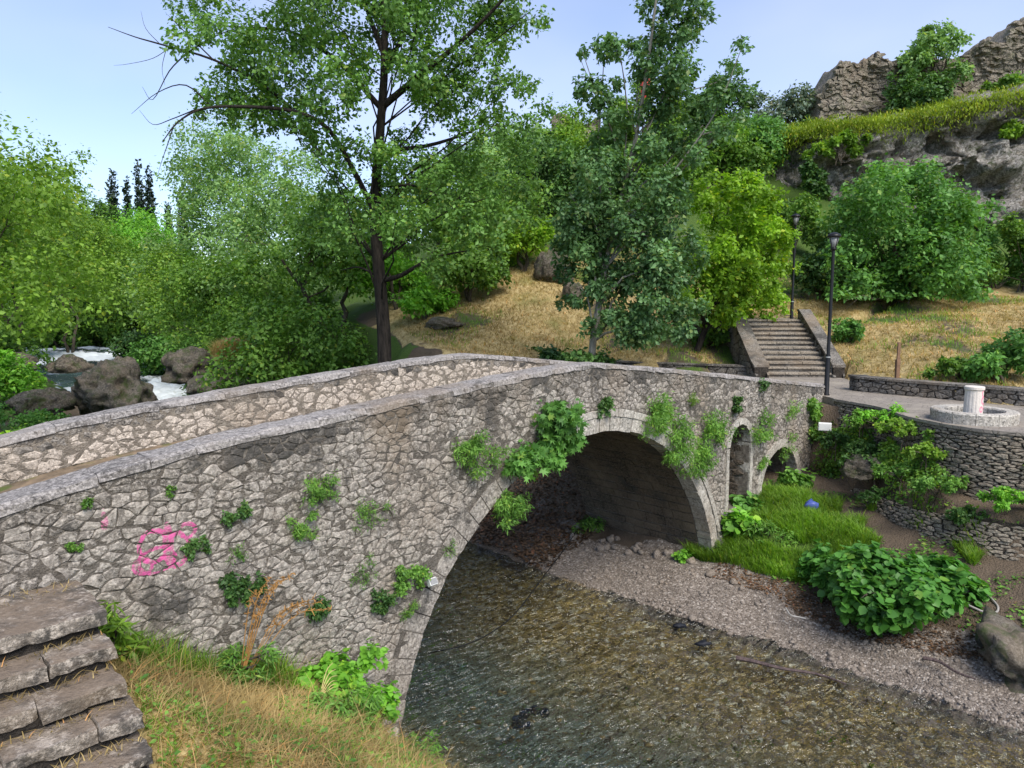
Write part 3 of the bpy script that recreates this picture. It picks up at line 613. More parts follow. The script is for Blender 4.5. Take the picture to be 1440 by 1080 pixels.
# ------------------------------------------------------------------ plaza, kerbs, walls, far stairs
PZ = 3.47
def slabpoly(name, pts, z0, z1, mat, parent=None, **p):
    n = len(pts); tri = tessellate_polygon([[Vector((a, b, 0)) for a, b in pts]]); V = [(a, b, z1) for a, b in pts] + [(a, b, z0) for a, b in pts]; Fc = []
    for t in tri:
        a, b, c_ = (Vector((*pts[i], 0)) for i in t); Fc.append(tuple(t) if (b - a).cross(c_ - a).z > 0 else tuple(t)[::-1])
    Fc += [(i, (i + 1) % n, n + (i + 1) % n, n + i) for i in range(n)]; return obj(name, V, Fc, mat, parent, **p)
k = NT('paving'); vs = k.voro(5.5, 'DISTANCE_TO_EDGE'); cp = k.mix(k.noise(4, 5, .7), (.17, .15, .13), (.3, .265, .225)); cp = k.mix(k.ramp(vs, (0, .75), (.04, 0)), cp, (.07, .06, .05)); cp = k.mix(k.ramp(k.noise(1.1, 4), (.5, 0), (.65, .5)), cp, (.36, .32, .26)); k.bump(k.sum(k.ramp(vs, (0, 0), (.06, 1)), k.noise(20, 4)), .5, .02)
M_PAVE = k.base(cp, .85)
slabpoly('plaza_pavement', PLAZA, PZ - .3, PZ, M_PAVE, kind='structure')
def along(path, n=None):
    P = np.asarray(path, float); d = np.r_[0, np.cumsum(np.hypot(*np.diff(P, axis=0).T))]
    def f(t):
        t = np.clip(t, 0, d[-1]); p = np.array([np.interp(t, d, P[:, 0]), np.interp(t, d, P[:, 1])]); i = min(len(P) - 2, max(0, int(np.searchsorted(d, t) - 1))); v = P[i + 1] - P[i]; v = v / np.hypot(*v); return p, v
    return f, d[-1]
def wall(name, label, path, z0, z1, th, side, mat, mort, cw, ch, seed, limit, proud=(0, .03), cope=None, cat='wall', batter=0.0, jz=.2, lmax=None, z1f=None):
    """rubble wall along a path; side=+1: visible face on the right of the path's direction"""
    f, L = along(path); p0 = f(0)[0]; rt = root(name, (0, 0, 0), label, cat); n = max(2, int(L / .3)); V = []; Fc = []
    zf = z1f or (lambda t: z1)
    for i in range(n + 1):
        p, v = f(L * i / n); nr = np.array([v[1], -v[0]]) * side; zt = zf(L * i / n)
        for q, z in ((p + nr * (batter * (zt - z0)), z0), (p, zt - .01), (p - nr * th, zt - .01), (p - nr * th, z0)): V.append((*q, z))
    for i in range(n):
        for q in range(4): a, b = i * 4 + q, i * 4 + (q + 1) % 4; Fc.append((a, b, b + 4, a + 4))
    Fc += [(0, 1, 2, 3), tuple(range(4 * n, 4 * n + 4))]; obj('core_wall', V, Fc, mort, rt)
    items = []; g = np.random.default_rng(seed)
    def fm(t, z, o):
        p, v = f(t); nr = np.array([v[1], -v[0]]) * side; q = p + nr * (o + batter * max(0, zf(t) - z)); return (q[0], q[1], z)
    for P in rubble(0, min(L, lmax or L), z0, z1, cw, ch, seed, .32, .06, jz):
        ct = P.mean(0); P = clip_half([tuple(p) for p in P], (0, 1.), zf(ct[0]) - .01); P = clip_half(P, (0, -1.), -z0 + .005) if len(P) > 2 else P; P = clip_half(P, (1., 0.), L) if len(P) > 2 else P; P = clip_half(P, (-1., 0.), 0) if len(P) > 2 else P
        if len(P) < 3: continue
        P = tidy(P)
        if len(P) < 3 or area(P) < .002: continue
        V, Fc = stone(P, fm, g, .012, proud); pp, v = f(ct[0]); Fc = fix_winding(V, Fc, (v[1] * side, -v[0] * side, 0)); items.append((V, Fc, mat, pxsize(V)))
    place_stones(items, rt, limit)
    if cope:
        t = 0; gg = random.Random(seed)
        while t < L - .05:
            e = min(L, t + gg.uniform(.5, .9)); V = []; 
            for q in np.linspace(t + .004, e - .004, 4):
                p, v = f(q); nr = np.array([v[1], -v[0]]) * side; zt = zf(q); j = gg.uniform(-.006, .006)
                for oo, zz in ((.05, zt), (.05, zt + .06 + j), (-th - .03, zt + .06 + j), (-th - .03, zt)): V.append((*(p + nr * oo), zz))
            Fc = [(i * 4 + q, i * 4 + (q + 1) % 4, i * 4 + 4 + (q + 1) % 4, i * 4 + 4 + q) for i in range(3) for q in range(4)] + [(3, 2, 1, 0), (12, 13, 14, 15)]
            obj('coping_slab', V, Fc, cope, rt); t = e
    return rt
wall('plaza_retaining_wall', 'curved cobble retaining wall holding up the plaza beside the river bank', PE[0:44], .3, PZ - .06, .45, 1, M_COB, M_MORTD, .22, .06, 51, 220, (.0, .035), M_PAVE, batter=.06, lmax=9)
low_path = []
for p in PE[9:44]:
    low_path.append(p)
lp = np.array(low_path); dl_ = np.gradient(lp, axis=0); dl_ /= np.hypot(dl_[:, 0], dl_[:, 1])[:, None]; lp = lp + np.stack([dl_[:, 1], -dl_[:, 0]], 1) * .72
wall('lower_retaining_wall', 'lower battered cobble wall under the weedy ledge beside the broad leaved bush', lp, .2, 1.85, .7, 1, M_COB, M_MORTD, .2, .06, 52, 160, (.0, .04), batter=.22, lmax=9, z1f=lambda t: 1.55 + .3 * min(1, t / 2) + .08 * math.sin(t * 2.1))
wall('low_garden_wall', 'low dark stone wall edging the plaza below the straw covered slope', [(9.6, 20.1), (9.55, 19.6), (10.4, 18.55), (12.07, 16.7), (14.6, 14.9), (18.5, 12.9)], 3.3, 3.82, .4, 1, M_FWALL, M_MORTD, .24, .12, 53, 120, (0, .03), M_FWALL, lmax=7)
wall('kerb_wall', 'thin low kerb between the bridge path and the straw covered lawn', [(1.0, 27.7), (2.2, 27.2), (5.2, 25.6), (8.15, 24.1)], 3.3, 3.72, .25, 1, M_FWALL, M_MORTD, .4, .2, 54, 30, (0, .02), M_FWALL)
# far stairs
fs = root('garden_staircase', (9.45, 23.3, PZ), 'flight of stone garden steps between two dark side walls behind the bridge end', 'staircase', rotz=math.radians(-4))
for i in range(12):
    sp_ = bpy.data.objects.new('step', None); COL.objects.link(sp_); sp_.parent = fs; x = -1.05; y0, z1 = .3 * i, .152 * (i + 1)
    while x < 1.02:
        e = x + gr.uniform(.45, .9); e = 1.05 if e > .85 else e
        mb = MB().box(x + .005, e - .005, y0 - .04 + gr.uniform(-.01, .01), y0 + .36, z1 - .07, z1 + gr.uniform(-.006, .006), .006); mb.obj('tread_stone', M_FSTEP, sp_, bevel=.012); x = e
    MB().box(-1.04, 1.04, y0, y0 + .35, -.1 if i < 1 else z1 - .16, z1 - .072).obj('riser', M_FWALL, sp_)
MB().box(-1.04, 1.04, 3.6, 5.2, 1.2, 1.83).obj('landing', M_FSTEP, fs)
for x0, x1, yo in ((-1.5, -1.06, -.25), (1.06, 1.42, -.1)):
    V = []; ys = np.linspace(yo, 3.7, 9)
    for y in ys:
        z = .34 + .152 * 12 * max(0, min(1, (y + .1) / 3.6)) * .98 + gr.uniform(-.02, .02)
        V += [(x0, y, -.3), (x1, y, -.3), (x1, y, z), (x0, y, z)]
    Fc = [(i * 4 + q, i * 4 + (q + 1) % 4, i * 4 + 4 + (q + 1) % 4, i * 4 + 4 + q) for i in range(8) for q in range(4)] + [(3, 2, 1, 0), (32, 33, 34, 35)]
    w_ = obj('side_wall', V, Fc, M_MORTD, fs)
    its = []; gg = np.random.default_rng(int(x1 * 100) + 300)
    for fx, sg in ((x0, -1), (x1, 1)):
        for P in rubble(yo, 3.7, -.3, 2.4, .3, .17, 61 + sg):
            y, z = P.mean(0); zt = .32 + .152 * 12 * max(0, min(1, (y + .1) / 3.6)) * .98
            if z > zt - .06: continue
            V, Fc = stone(tidy(P), lambda y, z, o: (fx + sg * o, y, z), gg, .012, (0, .025)); its.append((V, fix_winding(V, Fc, (sg, 0, 0)), M_FWALL, 9))
    for P in rubble(x0, x1, yo, yo + .001, .2, .1, 3)[:0]: pass
    y = yo
    while y < 3.65:
        e = min(3.72, y + gr.uniform(.3, .5)); zz = lambda y: .34 + .152 * 12 * max(0, min(1, (y + .1) / 3.6)) * .98
        V = [(x, yy, zz(yy) + h_) for yy in (y + .005, e - .005) for h_ in (-.01, .07) for x in (x0 - .03, x1 + .03)]
        obj('coping_slab', V, [(0, 1, 3, 2), (4, 6, 7, 5), (0, 4, 5, 1), (2, 3, 7, 6), (0, 2, 6, 4), (1, 5, 7, 3)], M_FWALL, fs); y = e
    place_stones(its, w_, 60)
wall('terrace_wall', 'dark stone terrace wall left of the garden steps beside the lime green tree', [(6.9, 27.6), (8.1, 27.2), (8.2, 26.9)], 3.9, 5.35, .4, 1, M_FWALL, M_MORTD, .3, .17, 57, 60, (0, .03), M_FWALL)

# ------------------------------------------------------------------ rocks, cliff, ruin
def ico(sub):
    bm = bmesh.new(); bmesh.ops.create_icosphere(bm, subdivisions=sub, radius=1); V = np.array([v.co[:] for v in bm.verts]); Fc = np.array([[v.index for v in f.verts] for f in bm.faces]); bm.free(); return V, Fc
IC1, IC2, IC4, IC5 = ico(1), ico(2), ico(4), ico(5)
def boulder(name, label, p, sz, seed, mat=M_ROCK, group=None, rough=.33, sub=IC4):
    V, Fc = sub; n = fbm(V * 1.1 + seed * 3.7, 5, seed); n2 = np.abs(fbm(V * 2.6 + seed, 4, seed + 5)); n3 = np.round(n * 5) / 5
    W = V * (1 + rough * (.55 * n + .45 * n3) - .26 * n2)[:, None]; W[:, 2] = np.where(W[:, 2] < -.5, -.5 + (W[:, 2] + .5) * .3, W[:, 2])
    o = obj(name, W * np.array(sz), Fc, mat, None, False, label=label, category='rock'); o.location = p; o.rotation_euler[2] = seed
    if group: o['group'] = group
    return o
def onpix(u, v, Y): return aty(u, v, Y)
boulder('boulder', 'biggest mossy boulder with a green weedy top beside the white rapids', onpix(158, 556, 33), (2.1, 1.6, 1.7), 2, sub=IC5)
for i, (u, v, Y, sz, lb) in enumerate([(95, 516, 40, (1.0, .8, .55), 'flat grey boulder standing in the calm pool above the rapids'), (62, 568, 31, (1.5, 1.0, .75), 'dark brown boulder left of the biggest boulder by the river'), (15, 512, 36, (1.3, 1, .6), 'grey boulder at the left picture edge under the trees'),
        (262, 518, 36, (1.3, 1.1, 1.1), 'dark rounded mossy boulder on the right bank below the ivy'), (300, 545, 32, (1.5, 1, .6), 'low brown mossy boulder just behind the far parapet'), (335, 515, 33, (1.4, 1.1, 1.2), 'brown rock under the tuft of dry straw grass'), (370, 530, 31, (1.5, 1.0, .9), 'shadowed rock half hidden by the bushes behind the parapet')]):
    boulder('boulder', lb, onpix(u, v, Y), sz, 10 + i, group='boulders by the rapids')
boulder('mound_rock', 'grey upright rock on the straw covered mound behind the bridge', (1.9, 33.2, h1(1.9, 33.2) + .4), (.85, .6, 1.1), 31)
boulder('mound_rock', 'small grey rock beside the slim poplar on the straw mound', (2.7, 31.5, h1(2.7, 31.5) + .2), (.6, .5, .8), 33)
boulder('mound_rock', 'flat rock lying in the straw near the dark trunked tree', (-2.8, 29.5, h1(-2.8, 29.5)), (.9, .6, .3), 34)
boulder('bank_rock', 'dark mossy block of fallen masonry at the bank foot, lower right', (7.75, 10.2, .4), (.75, .6, .5), 36, M_ROCKD, rough=.6)
boulder('bank_rock', 'brown boulder stuck in the weedy ledge of the retaining wall', swz(15.2, 1.9, 2.25), (.42, .35, .3), 37)
def sheet(name, f, nu, nv, mat, parent=None, amp=.6, sc=.5, seed=0, **p):
    uu, vv = np.meshgrid(np.linspace(0, 1, nu), np.linspace(0, 1, nv)); P = np.array([f(a, b) for a, b in zip(uu.ravel(), vv.ravel())])
    d = fbm(P * sc * np.array([1, 1, 1.7]), 6, seed) * amp - np.abs(fbm(P * sc * 2.6, 5, seed + 3)) * amp * .7; d = .8 * d + .2 * np.round(d * 5) / 5; d2 = fbm(P * sc + 50, 4, seed + 9) * amp * .5
    Q = P + np.stack([d2 * .5, -d, d2], 1); return obj(name, Q, gridf(nv, nu), mat, parent, False, **p)
cl = root('rock_cliff', (24, 43, 9), 'pale grey rock cliff streaked with moss below the castle ruin', 'cliff'); cl.location = (0, 0, 0)
ctop = np.array([(13, 48, 15.6), (15.5, 46, 15.9), (18.6, 44.5, 16.5), (22, 44, 16.6), (27, 43.5, 17.6), (33, 43, 18.6), (42, 42, 19), (60, 42, 19)], float)
def cf(a, b):
    t = a * 7; p = np.array([np.interp(t, range(8), ctop[:, k_]) for k_ in range(3)]); zb = 6.0
    z = zb + (p[2] - zb) * min(1, b / .8); back = 3.2 * (1 - min(1, b / .8)) ** 1.5; y = p[1] - back - .6 * math.sin(min(1, b / .8) * 9) * .5
    if b > .8: y += (b - .8) * 30
    return (p[0], y, z + max(0, b - .8) * 6)
sheet('rock_face', cf, 300, 110, M_CLIFF, cl, 1.15, .6, 4)
ru = root('castle_ruin', (0, 0, 0), 'crumbling rubble fortress wall on the cliff against the sky', 'ruin')
prof = [(1141, 190), (1150, 168), (1158, 122), (1180, 92), (1225, 74), (1262, 78), (1290, 92), (1345, 82), (1372, 70), (1400, 62), (1425, 40), (1450, 22), (1500, 0), (1600, -20)]
pp = np.array([aty(u, v, 48) for u, v in prof]); xs = np.linspace(pp[0, 0], pp[-1, 0], 240); zt = np.interp(xs, pp[:, 0], pp[:, 2]) + fbm(np.stack([xs * 1.6, xs * 0, xs * 0], 1), 4, 6) * .35
nv = 46; V = []
for j in range(nv):
    t = j / (nv - 1); 
    for x, z in zip(xs, zt):
        zb = 14.5
        if t < .75: V.append((x, 48.0, zb + (z - zb) * t / .75))
        else: V.append((x, 48 + (t - .75) / .25 * 3.0, z - .2 * math.sin((t - .75) / .25 * 3)))
V = np.array(V); V[:, 1] -= fbm(V * .45, 5, 14) * .6 + np.abs(fbm(V * 2.3, 3, 19)) * .22; V[:, 2] += fbm(V * 1.9, 2, 23) * .12
obj('ruin_wall', V, gridf(nv, 240), M_RUIN, ru)
items = []; g = np.random.default_rng(77)
def rfm(x, z, o): j = float(np.interp(x, xs, zt)); return (x, 47.75 - o - fbmq(x, z), z)
_gx, _gz = np.meshgrid(np.linspace(xs[0], 37, 80), np.linspace(14, 26, 40)); _gq = (fbm(np.stack([_gx.ravel(), 48 + 0 * _gx.ravel(), _gz.ravel()], 1) * .45, 5, 14) * .6).reshape(_gx.shape)
def fbmq(x, z): return float(_gq[int(np.clip((z - 14) / 12 * 39, 0, 39)), int(np.clip((x - xs[0]) / (37 - xs[0]) * 79, 0, 79))])
for P in rubble(xs[0] + .2, 36, 15.5, 25, .36, .22, 71, .46, .3):
    c_ = P.mean(0)
    if c_[1] > np.interp(c_[0], xs, zt) - .1: continue
    V, Fc = stone(tidy(P), rfm, g, .012, (-.12, .1), .3); V = [(a, b, c__) for a, b, c__ in V]; items.append((V, fix_winding(V, Fc, (0, -1, 0)), M_RUIN, pxsize(V)))
place_stones(items, ru, 200, 'rubble_stones')
rt = root('ruin_fragment', (0, 0, 0), 'low far remnant of fortress wall on the skyline between the two poplars', 'ruin')
x0, x1 = aty(775, 180, 62)[0], aty(845, 180, 62)[0]
sheet('ruin_wall', lambda a, b: (x0 + (x1 - x0) * a, 62 + max(0, b - .7) * 8, 18.2 + min(1, b / .7) * (3.2 + .4 * math.sin(a * 7))), 50, 20, M_RUIN, rt, .5, .8, 8)

# ------------------------------------------------------------------ foliage builders
LEAF = {'leaf': (np.array([(0, 0, 0), (.32, .42, .1), (0, 1, 0), (-.32, .42, .1)]), np.array([(0, 1, 2), (0, 2, 3)])),
        'round': (np.array([(0, 0, 0), (.4, .25, .08), (.36, .65, .04), (0, 1, -.06), (-.36, .65, .04), (-.4, .25, .08)]), np.array([(0, 1, 2), (0, 2, 3), (0, 3, 4), (0, 4, 5)])),
        'lobed': (np.array([(0, 0, 0), (.5, .28, .05), (.2, .42, 0), (.42, .85, -.03), (.08, .62, 0), (0, 1.1, -.1), (-.08, .62, 0), (-.42, .85, -.03), (-.2, .42, 0), (-.5, .28, .05)]), np.array([(0, 1, 2), (0, 2, 4), (2, 3, 4), (0, 4, 6), (4, 5, 6), (0, 6, 8), (6, 7, 8), (0, 8, 9)])),
        'narrow': (np.array([(0, 0, 0), (.13, .45, .03), (0, 1, -.05), (-.13, .45, .03)]), np.array([(0, 1, 2), (0, 2, 3)]))}
def rnd_unit(n, g): v = g.normal(size=(n, 3)); return v / np.linalg.norm(v, axis=1)[:, None]
def leaf_mesh(P, out, size, g, shape='leaf', droop=.3, upb=.5, var=.5):
    n = len(P); nrm = out * .55 + rnd_unit(n, g) * .75 + np.array([0, 0, upb]); nrm /= np.linalg.norm(nrm, axis=1)[:, None]
    d = rnd_unit(n, g) * .8 + out * .5 - np.array([0, 0, droop]); d -= nrm * (d * nrm).sum(1)[:, None]; d /= np.linalg.norm(d, axis=1)[:, None] + 1e-9
    x = np.cross(d, nrm); LV, LF = LEAF[shape]; s = size * g.uniform(1 - var, 1 + var, n)
    V = P[:, None] + s[:, None, None] * (LV[None, :, 0:1] * x[:, None] + LV[None, :, 1:2] * d[:, None] + LV[None, :, 2:3] * nrm[:, None])
    m = len(LV); Fc = (np.arange(n)[:, None, None] * m + LF[None]).reshape(-1, 3); return V.reshape(-1, 3), Fc
def blob_leaves(C, rad, n, g, flat=.8, shell=.55, sub=9, tight=.33):
    """leaf positions: sub-clumps gathered in each blob, biased to its shell, so gaps stay open"""
    Pn, On = [], []
    tot = sum(r ** 2.3 for r in rad)
    for c, r in zip(C, rad):
        k_ = max(6, int(n * r ** 2.3 / tot)); ns = max(3, int(sub * (1 + r)))
        d = rnd_unit(ns, g); q = c + d * (r * (shell + (1 - shell) * g.random(ns))[:, None]) * np.array([1, 1, flat])
        i = g.integers(0, ns, k_); p = q[i] + g.normal(0, r * tight * .62, (k_, 3)); Pn.append(p); o = p - c; On.append(o / (np.linalg.norm(o, axis=1)[:, None] + 1e-6))
    return np.vstack(Pn), np.vstack(On)
def limb(mb, a, b, r0, r1, g, sag=.12, n=6, seg=5):
    a, b = np.array(a, float), np.array(b, float); L = np.linalg.norm(b - a); t = np.linspace(0, 1, seg)[:, None]
    pts = a + (b - a) * t + np.array([0, 0, 1]) * (np.sin(t * math.pi) * -sag * L * .3) + g.normal(0, .03 * L, (seg, 3)) * np.sin(t * math.pi)
    mb.tube(pts, np.linspace(r0, r1, seg), n, False); return pts
def tree(name, label, base, C, rad, nleaf, lsize, mat, bark, tr, g, trunk=None, group=None, shape='leaf', cat='tree', flat=.85, stems=1, shell=.55, sub=9, tight=.33, limbs=None, split=.35, upb=.5, nl=24, trunk_top=.75, droop=.3, lr=.5):
    """base: world point; C, rad: crown blobs in world coordinates"""
    base = np.array(base, float); C = np.array(C, float) - base; rad = np.array(rad, float); o = root(name, tuple(base), label, cat, group); mb = MB()
    hmax = C[:, 2].max()
    if trunk is not None:
        T = np.array(trunk, float) - base; r_ = np.linspace(tr, tr * .3, len(T)); mb.tube(T, r_, 12, False)
        Ts, rs = T, r_
    else:
        Ts, rs = None, None; ctr = C.mean(0)
        for k_ in range(stems):
            tip = np.array([ctr[0] * .8, ctr[1] * .8, hmax * trunk_top]) + (g.normal(0, .25, 3) * hmax * (.5 if stems > 1 else .12)) * np.array([1, 1, .3])
            T = limb(mb, (g.normal(0, .1 * (stems > 1)), g.normal(0, .1 * (stems > 1)), -.35), tip, tr, tr * .35, g, 0, 9, 8)
            if Ts is None: Ts, rs = T, np.linspace(tr, tr * .35, 8)
    if limbs:
        for pts, r0, r1 in limbs: P = curve(np.array(pts) - base, 4); mb.tube(P, np.linspace(r0, r1, len(P)), 7, False)
    if nl:
        idx = g.permutation(len(C))[:nl]
        for i in idx:
            c = C[i]; below = np.where(Ts[:, 2] < c[2] - .25 * abs(rad[i]))[0]; j = below[-1] if len(below) else 1
            j = max(1, int(j * (1 - split * g.random()))); P = limb(mb, Ts[j], c, max(.012, rs[j] * lr), .012, g, -.2)
            for _ in range(2): limb(mb, P[3], c + rnd_unit(1, g)[0] * rad[i] * .8, .014, .005, g, 0, 4, 3)
    mb.obj('trunk', bark, o, True)
    P, O = blob_leaves(C, rad, nleaf, g, flat, shell, sub, tight); keep = P[:, 2] > -.1; V, Fc = leaf_mesh(P[keep], O[keep], lsize, g, shape, droop, upb)
    obj('crown', V, Fc, mat, o, False); return o
def pix_blobs(L, Y, spread, g, rep=2, sh=.8):
    """(u, v, radius px) -> spheres spread in depth round Y"""
    C, r = [], []
    for u, v, p in L:
        for k_ in range(rep):
            y = Y + g.uniform(-spread, spread); s = p / F * Y * sh; q = aty(u + g.normal(0, p * .3), v + g.normal(0, p * .3), y); C.append(q); r.append(s)
    return C, r
def ell_blobs(c, R3, n, g, rr=(.3, .5), low=-.6):
    C, r = [], []; R3 = np.array(R3, float)
    while len(C) < n:
        d = rnd_unit(1, g)[0]
        if d[2] < low: continue
        q = np.array(c) + d * R3 * g.uniform(.45, .92); C.append(q); r.append(min(R3) * g.uniform(*rr))
    return C, r
def gp(u, Y): x = (u - 720) / F * Y * 1.0; return x
def ground(x, y): return np.array([x, y, h1(x, y)])

# ------------------------------------------------------------------ the tall dark poplar
g = np.random.default_rng(101); Y = 24.0
def px(L, dy=0.0): n = len(L); return [aty(u, v, Y + dy * i / max(1, n - 1)) for i, (u, v) in enumerate(L)]
b = aty(541, 508, Y); b[2] = h1(b[0], b[1]) - .15
tk = np.array([b] + px([(540, 470), (537, 430), (532, 370), (527, 310), (530, 240), (535, 180), (540, 110), (541, 50), (538, -40), (536, -140)])); 
limbs = [(px([(528, 300), (495, 236), (462, 182), (415, 157), (340, 150), (285, 153), (250, 172), (228, 200)], -2.5), .1, .012), (px([(534, 150), (482, 92), (440, 62), (400, 42), (330, 38), (262, 30)], 2.5), .1, .015),
         (px([(538, 150), (600, 98), (650, 57), (705, 2), (740, -40)], -2), .12, .02), (px([(532, 213), (600, 205), (655, 188), (690, 172)], 2), .09, .015), (px([(537, 70), (515, 10), (500, -50)], 1), .1, .03),
         (px([(534, 395), (562, 388), (590, 372), (618, 360), (660, 352)], -1.5), .1, .02), (px([(530, 388), (505, 376), (480, 380)], 1), .05, .015), (px([(530, 262), (590, 262), (620, 280), (655, 305)], -2), .05, .012),
         (px([(415, 157), (370, 120), (300, 84), (225, 62), (190, 52), (152, 38)], 0), .06, .008), (px([(300, 153), (262, 120), (222, 130), (185, 160)], 0), .03, .005), (px([(262, 75), (238, 100), (215, 140), (200, 122)], 0), .025, .004),
         (px([(245, 175), (235, 205), (228, 225), (222, 245)], 0), .02, .004), (px([(300, 84), (255, 40), (235, 20)], 1), .025, .004), (px([(275, 154), (240, 168), (215, 175), (196, 155)], 1), .022, .004), (px([(225, 62), (205, 40), (198, 15)], 1), .012, .003),
         (px([(240, 66), (215, 82), (180, 90), (160, 92)], -1), .012, .003), (px([(235, 64), (228, 95), (232, 120)], 0), .012, .003), (px([(262, 75), (300, 52), (345, 35)], 1), .03, .01), (px([(540, 105), (570, 40), (590, -20)], 2), .09, .03)]
C, r = pix_blobs([(290, 20, 42), (335, 40, 50), (345, 95, 50), (315, 135, 38), (400, 25, 55), (420, 85, 55), (395, 130, 42), (465, 20, 55), (480, 70, 50), (475, 140, 45), (545, 10, 55), (565, 60, 50), (600, 20, 55), (610, 90, 50), (655, 30, 55), (705, 15, 45), (745, 8, 32), (650, 90, 40), (700, 70, 36),
    (585, 145, 42), (640, 150, 40), (690, 130, 36), (735, 120, 26), (605, 215, 45), (665, 200, 42), (715, 185, 36), (760, 165, 28), (785, 210, 20), (745, 225, 34), (435, 205, 34), (470, 250, 36), (500, 290, 42), (505, 230, 34), (560, 270, 45), (615, 275, 45), (680, 260, 45), (735, 270, 32), (480, 335, 34), (595, 330, 40), (650, 320, 36), (520, 345, 28), (610, 370, 30), (690, 310, 40), (740, 310, 30), (560, 310, 40), (450, 300, 30), (430, 160, 34), (365, 160, 26), (320, 165, 24), (285, 150, 18), (345, 130, 34), (270, 60, 24), (410, 175, 28), (555, 210, 36), (700, 345, 24), (300, -50, 50), (400, -60, 60), (500, -60, 60), (600, -60, 60), (690, -50, 50), (550, -140, 70), (470, -130, 60), (630, -130, 60)], Y, 2.6, g, 2, .78)
tree('poplar_tree', 'tall dark trunked poplar rising behind the bridge, with bare twigs on its left', b, C, r, 70000, .135, L_POP, M_BARKD, .25, g, tk, limbs=limbs, nl=22, sub=7, tight=.3, lr=.2)
# ------------------------------------------------------------------ slim multi-stem poplar
g = np.random.default_rng(102); Y = 22.5; b = aty(830, 505, Y); b[2] = h1(b[0], b[1]) - .1
tk = np.array([b] + px([(834, 480), (842, 430), (850, 380), (857, 345), (868, 300), (880, 250), (895, 190), (905, 130), (915, 60), (925, -20)]))
limbs = [(px([(857, 345), (845, 310), (846, 280), (838, 230), (845, 150), (850, 70)], 1), .06, .012), (px([(866, 310), (900, 290), (935, 255), (975, 205), (1010, 150), (1042, 70)], -1.2), .06, .01), (px([(880, 250), (915, 200), (945, 120), (955, 20)], 1.2), .05, .012), (px([(846, 400), (880, 370), (930, 340), (970, 330)], 1), .04, .01), (px([(860, 340), (820, 300), (800, 270)], -1), .03, .01), (px([(985, 190), (1020, 178), (1045, 150)], 0), .02, .006)]
C, r = pix_blobs([(850, 55, 20), (846, 85, 26), (822, 75, 13), (845, 120, 30), (822, 125, 18), (850, 160, 32), (850, 200, 34), (830, 230, 34), (862, 240, 34), (905, 75, 28), (930, 40, 34), (950, 5, 38), (985, 15, 26), (960, -40, 40), (915, 110, 32), (950, 90, 36), (965, 55, 30), (960, 130, 34), (925, 150, 34), (950, 175, 34), (920, 195, 32), (895, 160, 20), (1040, 62, 14), (1035, 90, 18), (1025, 120, 22), (1010, 145, 24), (995, 175, 26), (975, 205, 26), (1040, 160, 16), (1055, 135, 12), (1015, 185, 20),
    (870, 280, 46), (925, 255, 44), (815, 290, 44), (800, 330, 34), (850, 335, 46), (915, 320, 46), (965, 300, 36), (895, 375, 46), (940, 385, 42), (845, 390, 36), (800, 380, 24), (900, 430, 42), (950, 430, 34), (860, 440, 30), (830, 460, 22), (925, 470, 32), (885, 475, 28), (965, 345, 30), (820, 340, 40), (880, 330, 44), (860, 400, 44), (915, 395, 44), (810, 430, 26), (900, 455, 40), (950, 465, 28)], Y, 1.3, g, 2, .68)
tree('slim_poplar_tree', 'slim pale trunked poplar with upright dark green shoots behind the bridge crown', b, C, r, 46000, .135, L_WPOP, M_BARKP, .12, g, tk, limbs=limbs, nl=20, sub=8, tight=.3, shape='leaf')
# ------------------------------------------------------------------ lime green tree, fig thicket, hedge
g = np.random.default_rng(103); Y = 26.3; b = aty(975, 474, Y); b[2] = h1(b[0], b[1]) - .1
C, r = pix_blobs([(1010, 290, 34), (1050, 275, 32), (1075, 300, 28), (1045, 320, 44), (1085, 345, 30), (1005, 340, 40), (1055, 375, 40), (1090, 380, 22), (1010, 390, 42), (1085, 415, 32), (1035, 425, 32), (985, 420, 30), (1005, 445, 20), (965, 370, 26)], Y, 1.9, g, 3, .8)
tree('lime_green_tree', 'bright lime green leafy tree with a dark trunk left of the garden steps', b, C, r, 30000, .145, L_LIME, M_BARKD, .13, g, sub=6, tight=.26, nl=16, shape='leaf', trunk_top=.7)
g = np.random.default_rng(104); Y = 31; b = ground(gp(1275, Y), Y)
C, r = pix_blobs([(1240, 260, 36), (1290, 250, 36), (1330, 275, 34), (1200, 290, 34), (1360, 310, 30), (1250, 310, 50), (1310, 320, 46), (1200, 345, 40), (1260, 370, 50), (1320, 380, 46), (1370, 365, 26), (1210, 400, 34), (1270, 415, 40), (1340, 405, 30), (1175, 370, 20), (1185, 420, 24), (1240, 430, 30), (1290, 435, 30), (1330, 430, 28), (1365, 425, 24), (1215, 440, 22)], Y, 2.2, g, 3, .8)
tree('fig_tree', 'broad dark green domed fig tree below the cliff, right of the lamp posts', b, C, r, 34000, .18, L_FIG, M_BARK, .14, g, nl=14, shape='leaf', stems=4, trunk_top=.5)
def bush(name, label, base, R3, n, ls, mat, seed, shape='leaf', nb=12, cat='bush', group=None, bark=M_BARK, tr=.05, zc=.55, **kw):
    g = np.random.default_rng(seed); base = np.array(base, float); C, r = ell_blobs(base + [0, 0, R3[2] * zc], R3, nb, g, kw.pop('rr', (.3, .62)), -.35)
    return tree(name, label, base, C, r, n, ls, mat, bark, tr, g, stems=kw.pop('stems', 3), nl=min(nb, 8), shape=shape, cat=cat, group=group, trunk_top=.6, **kw)
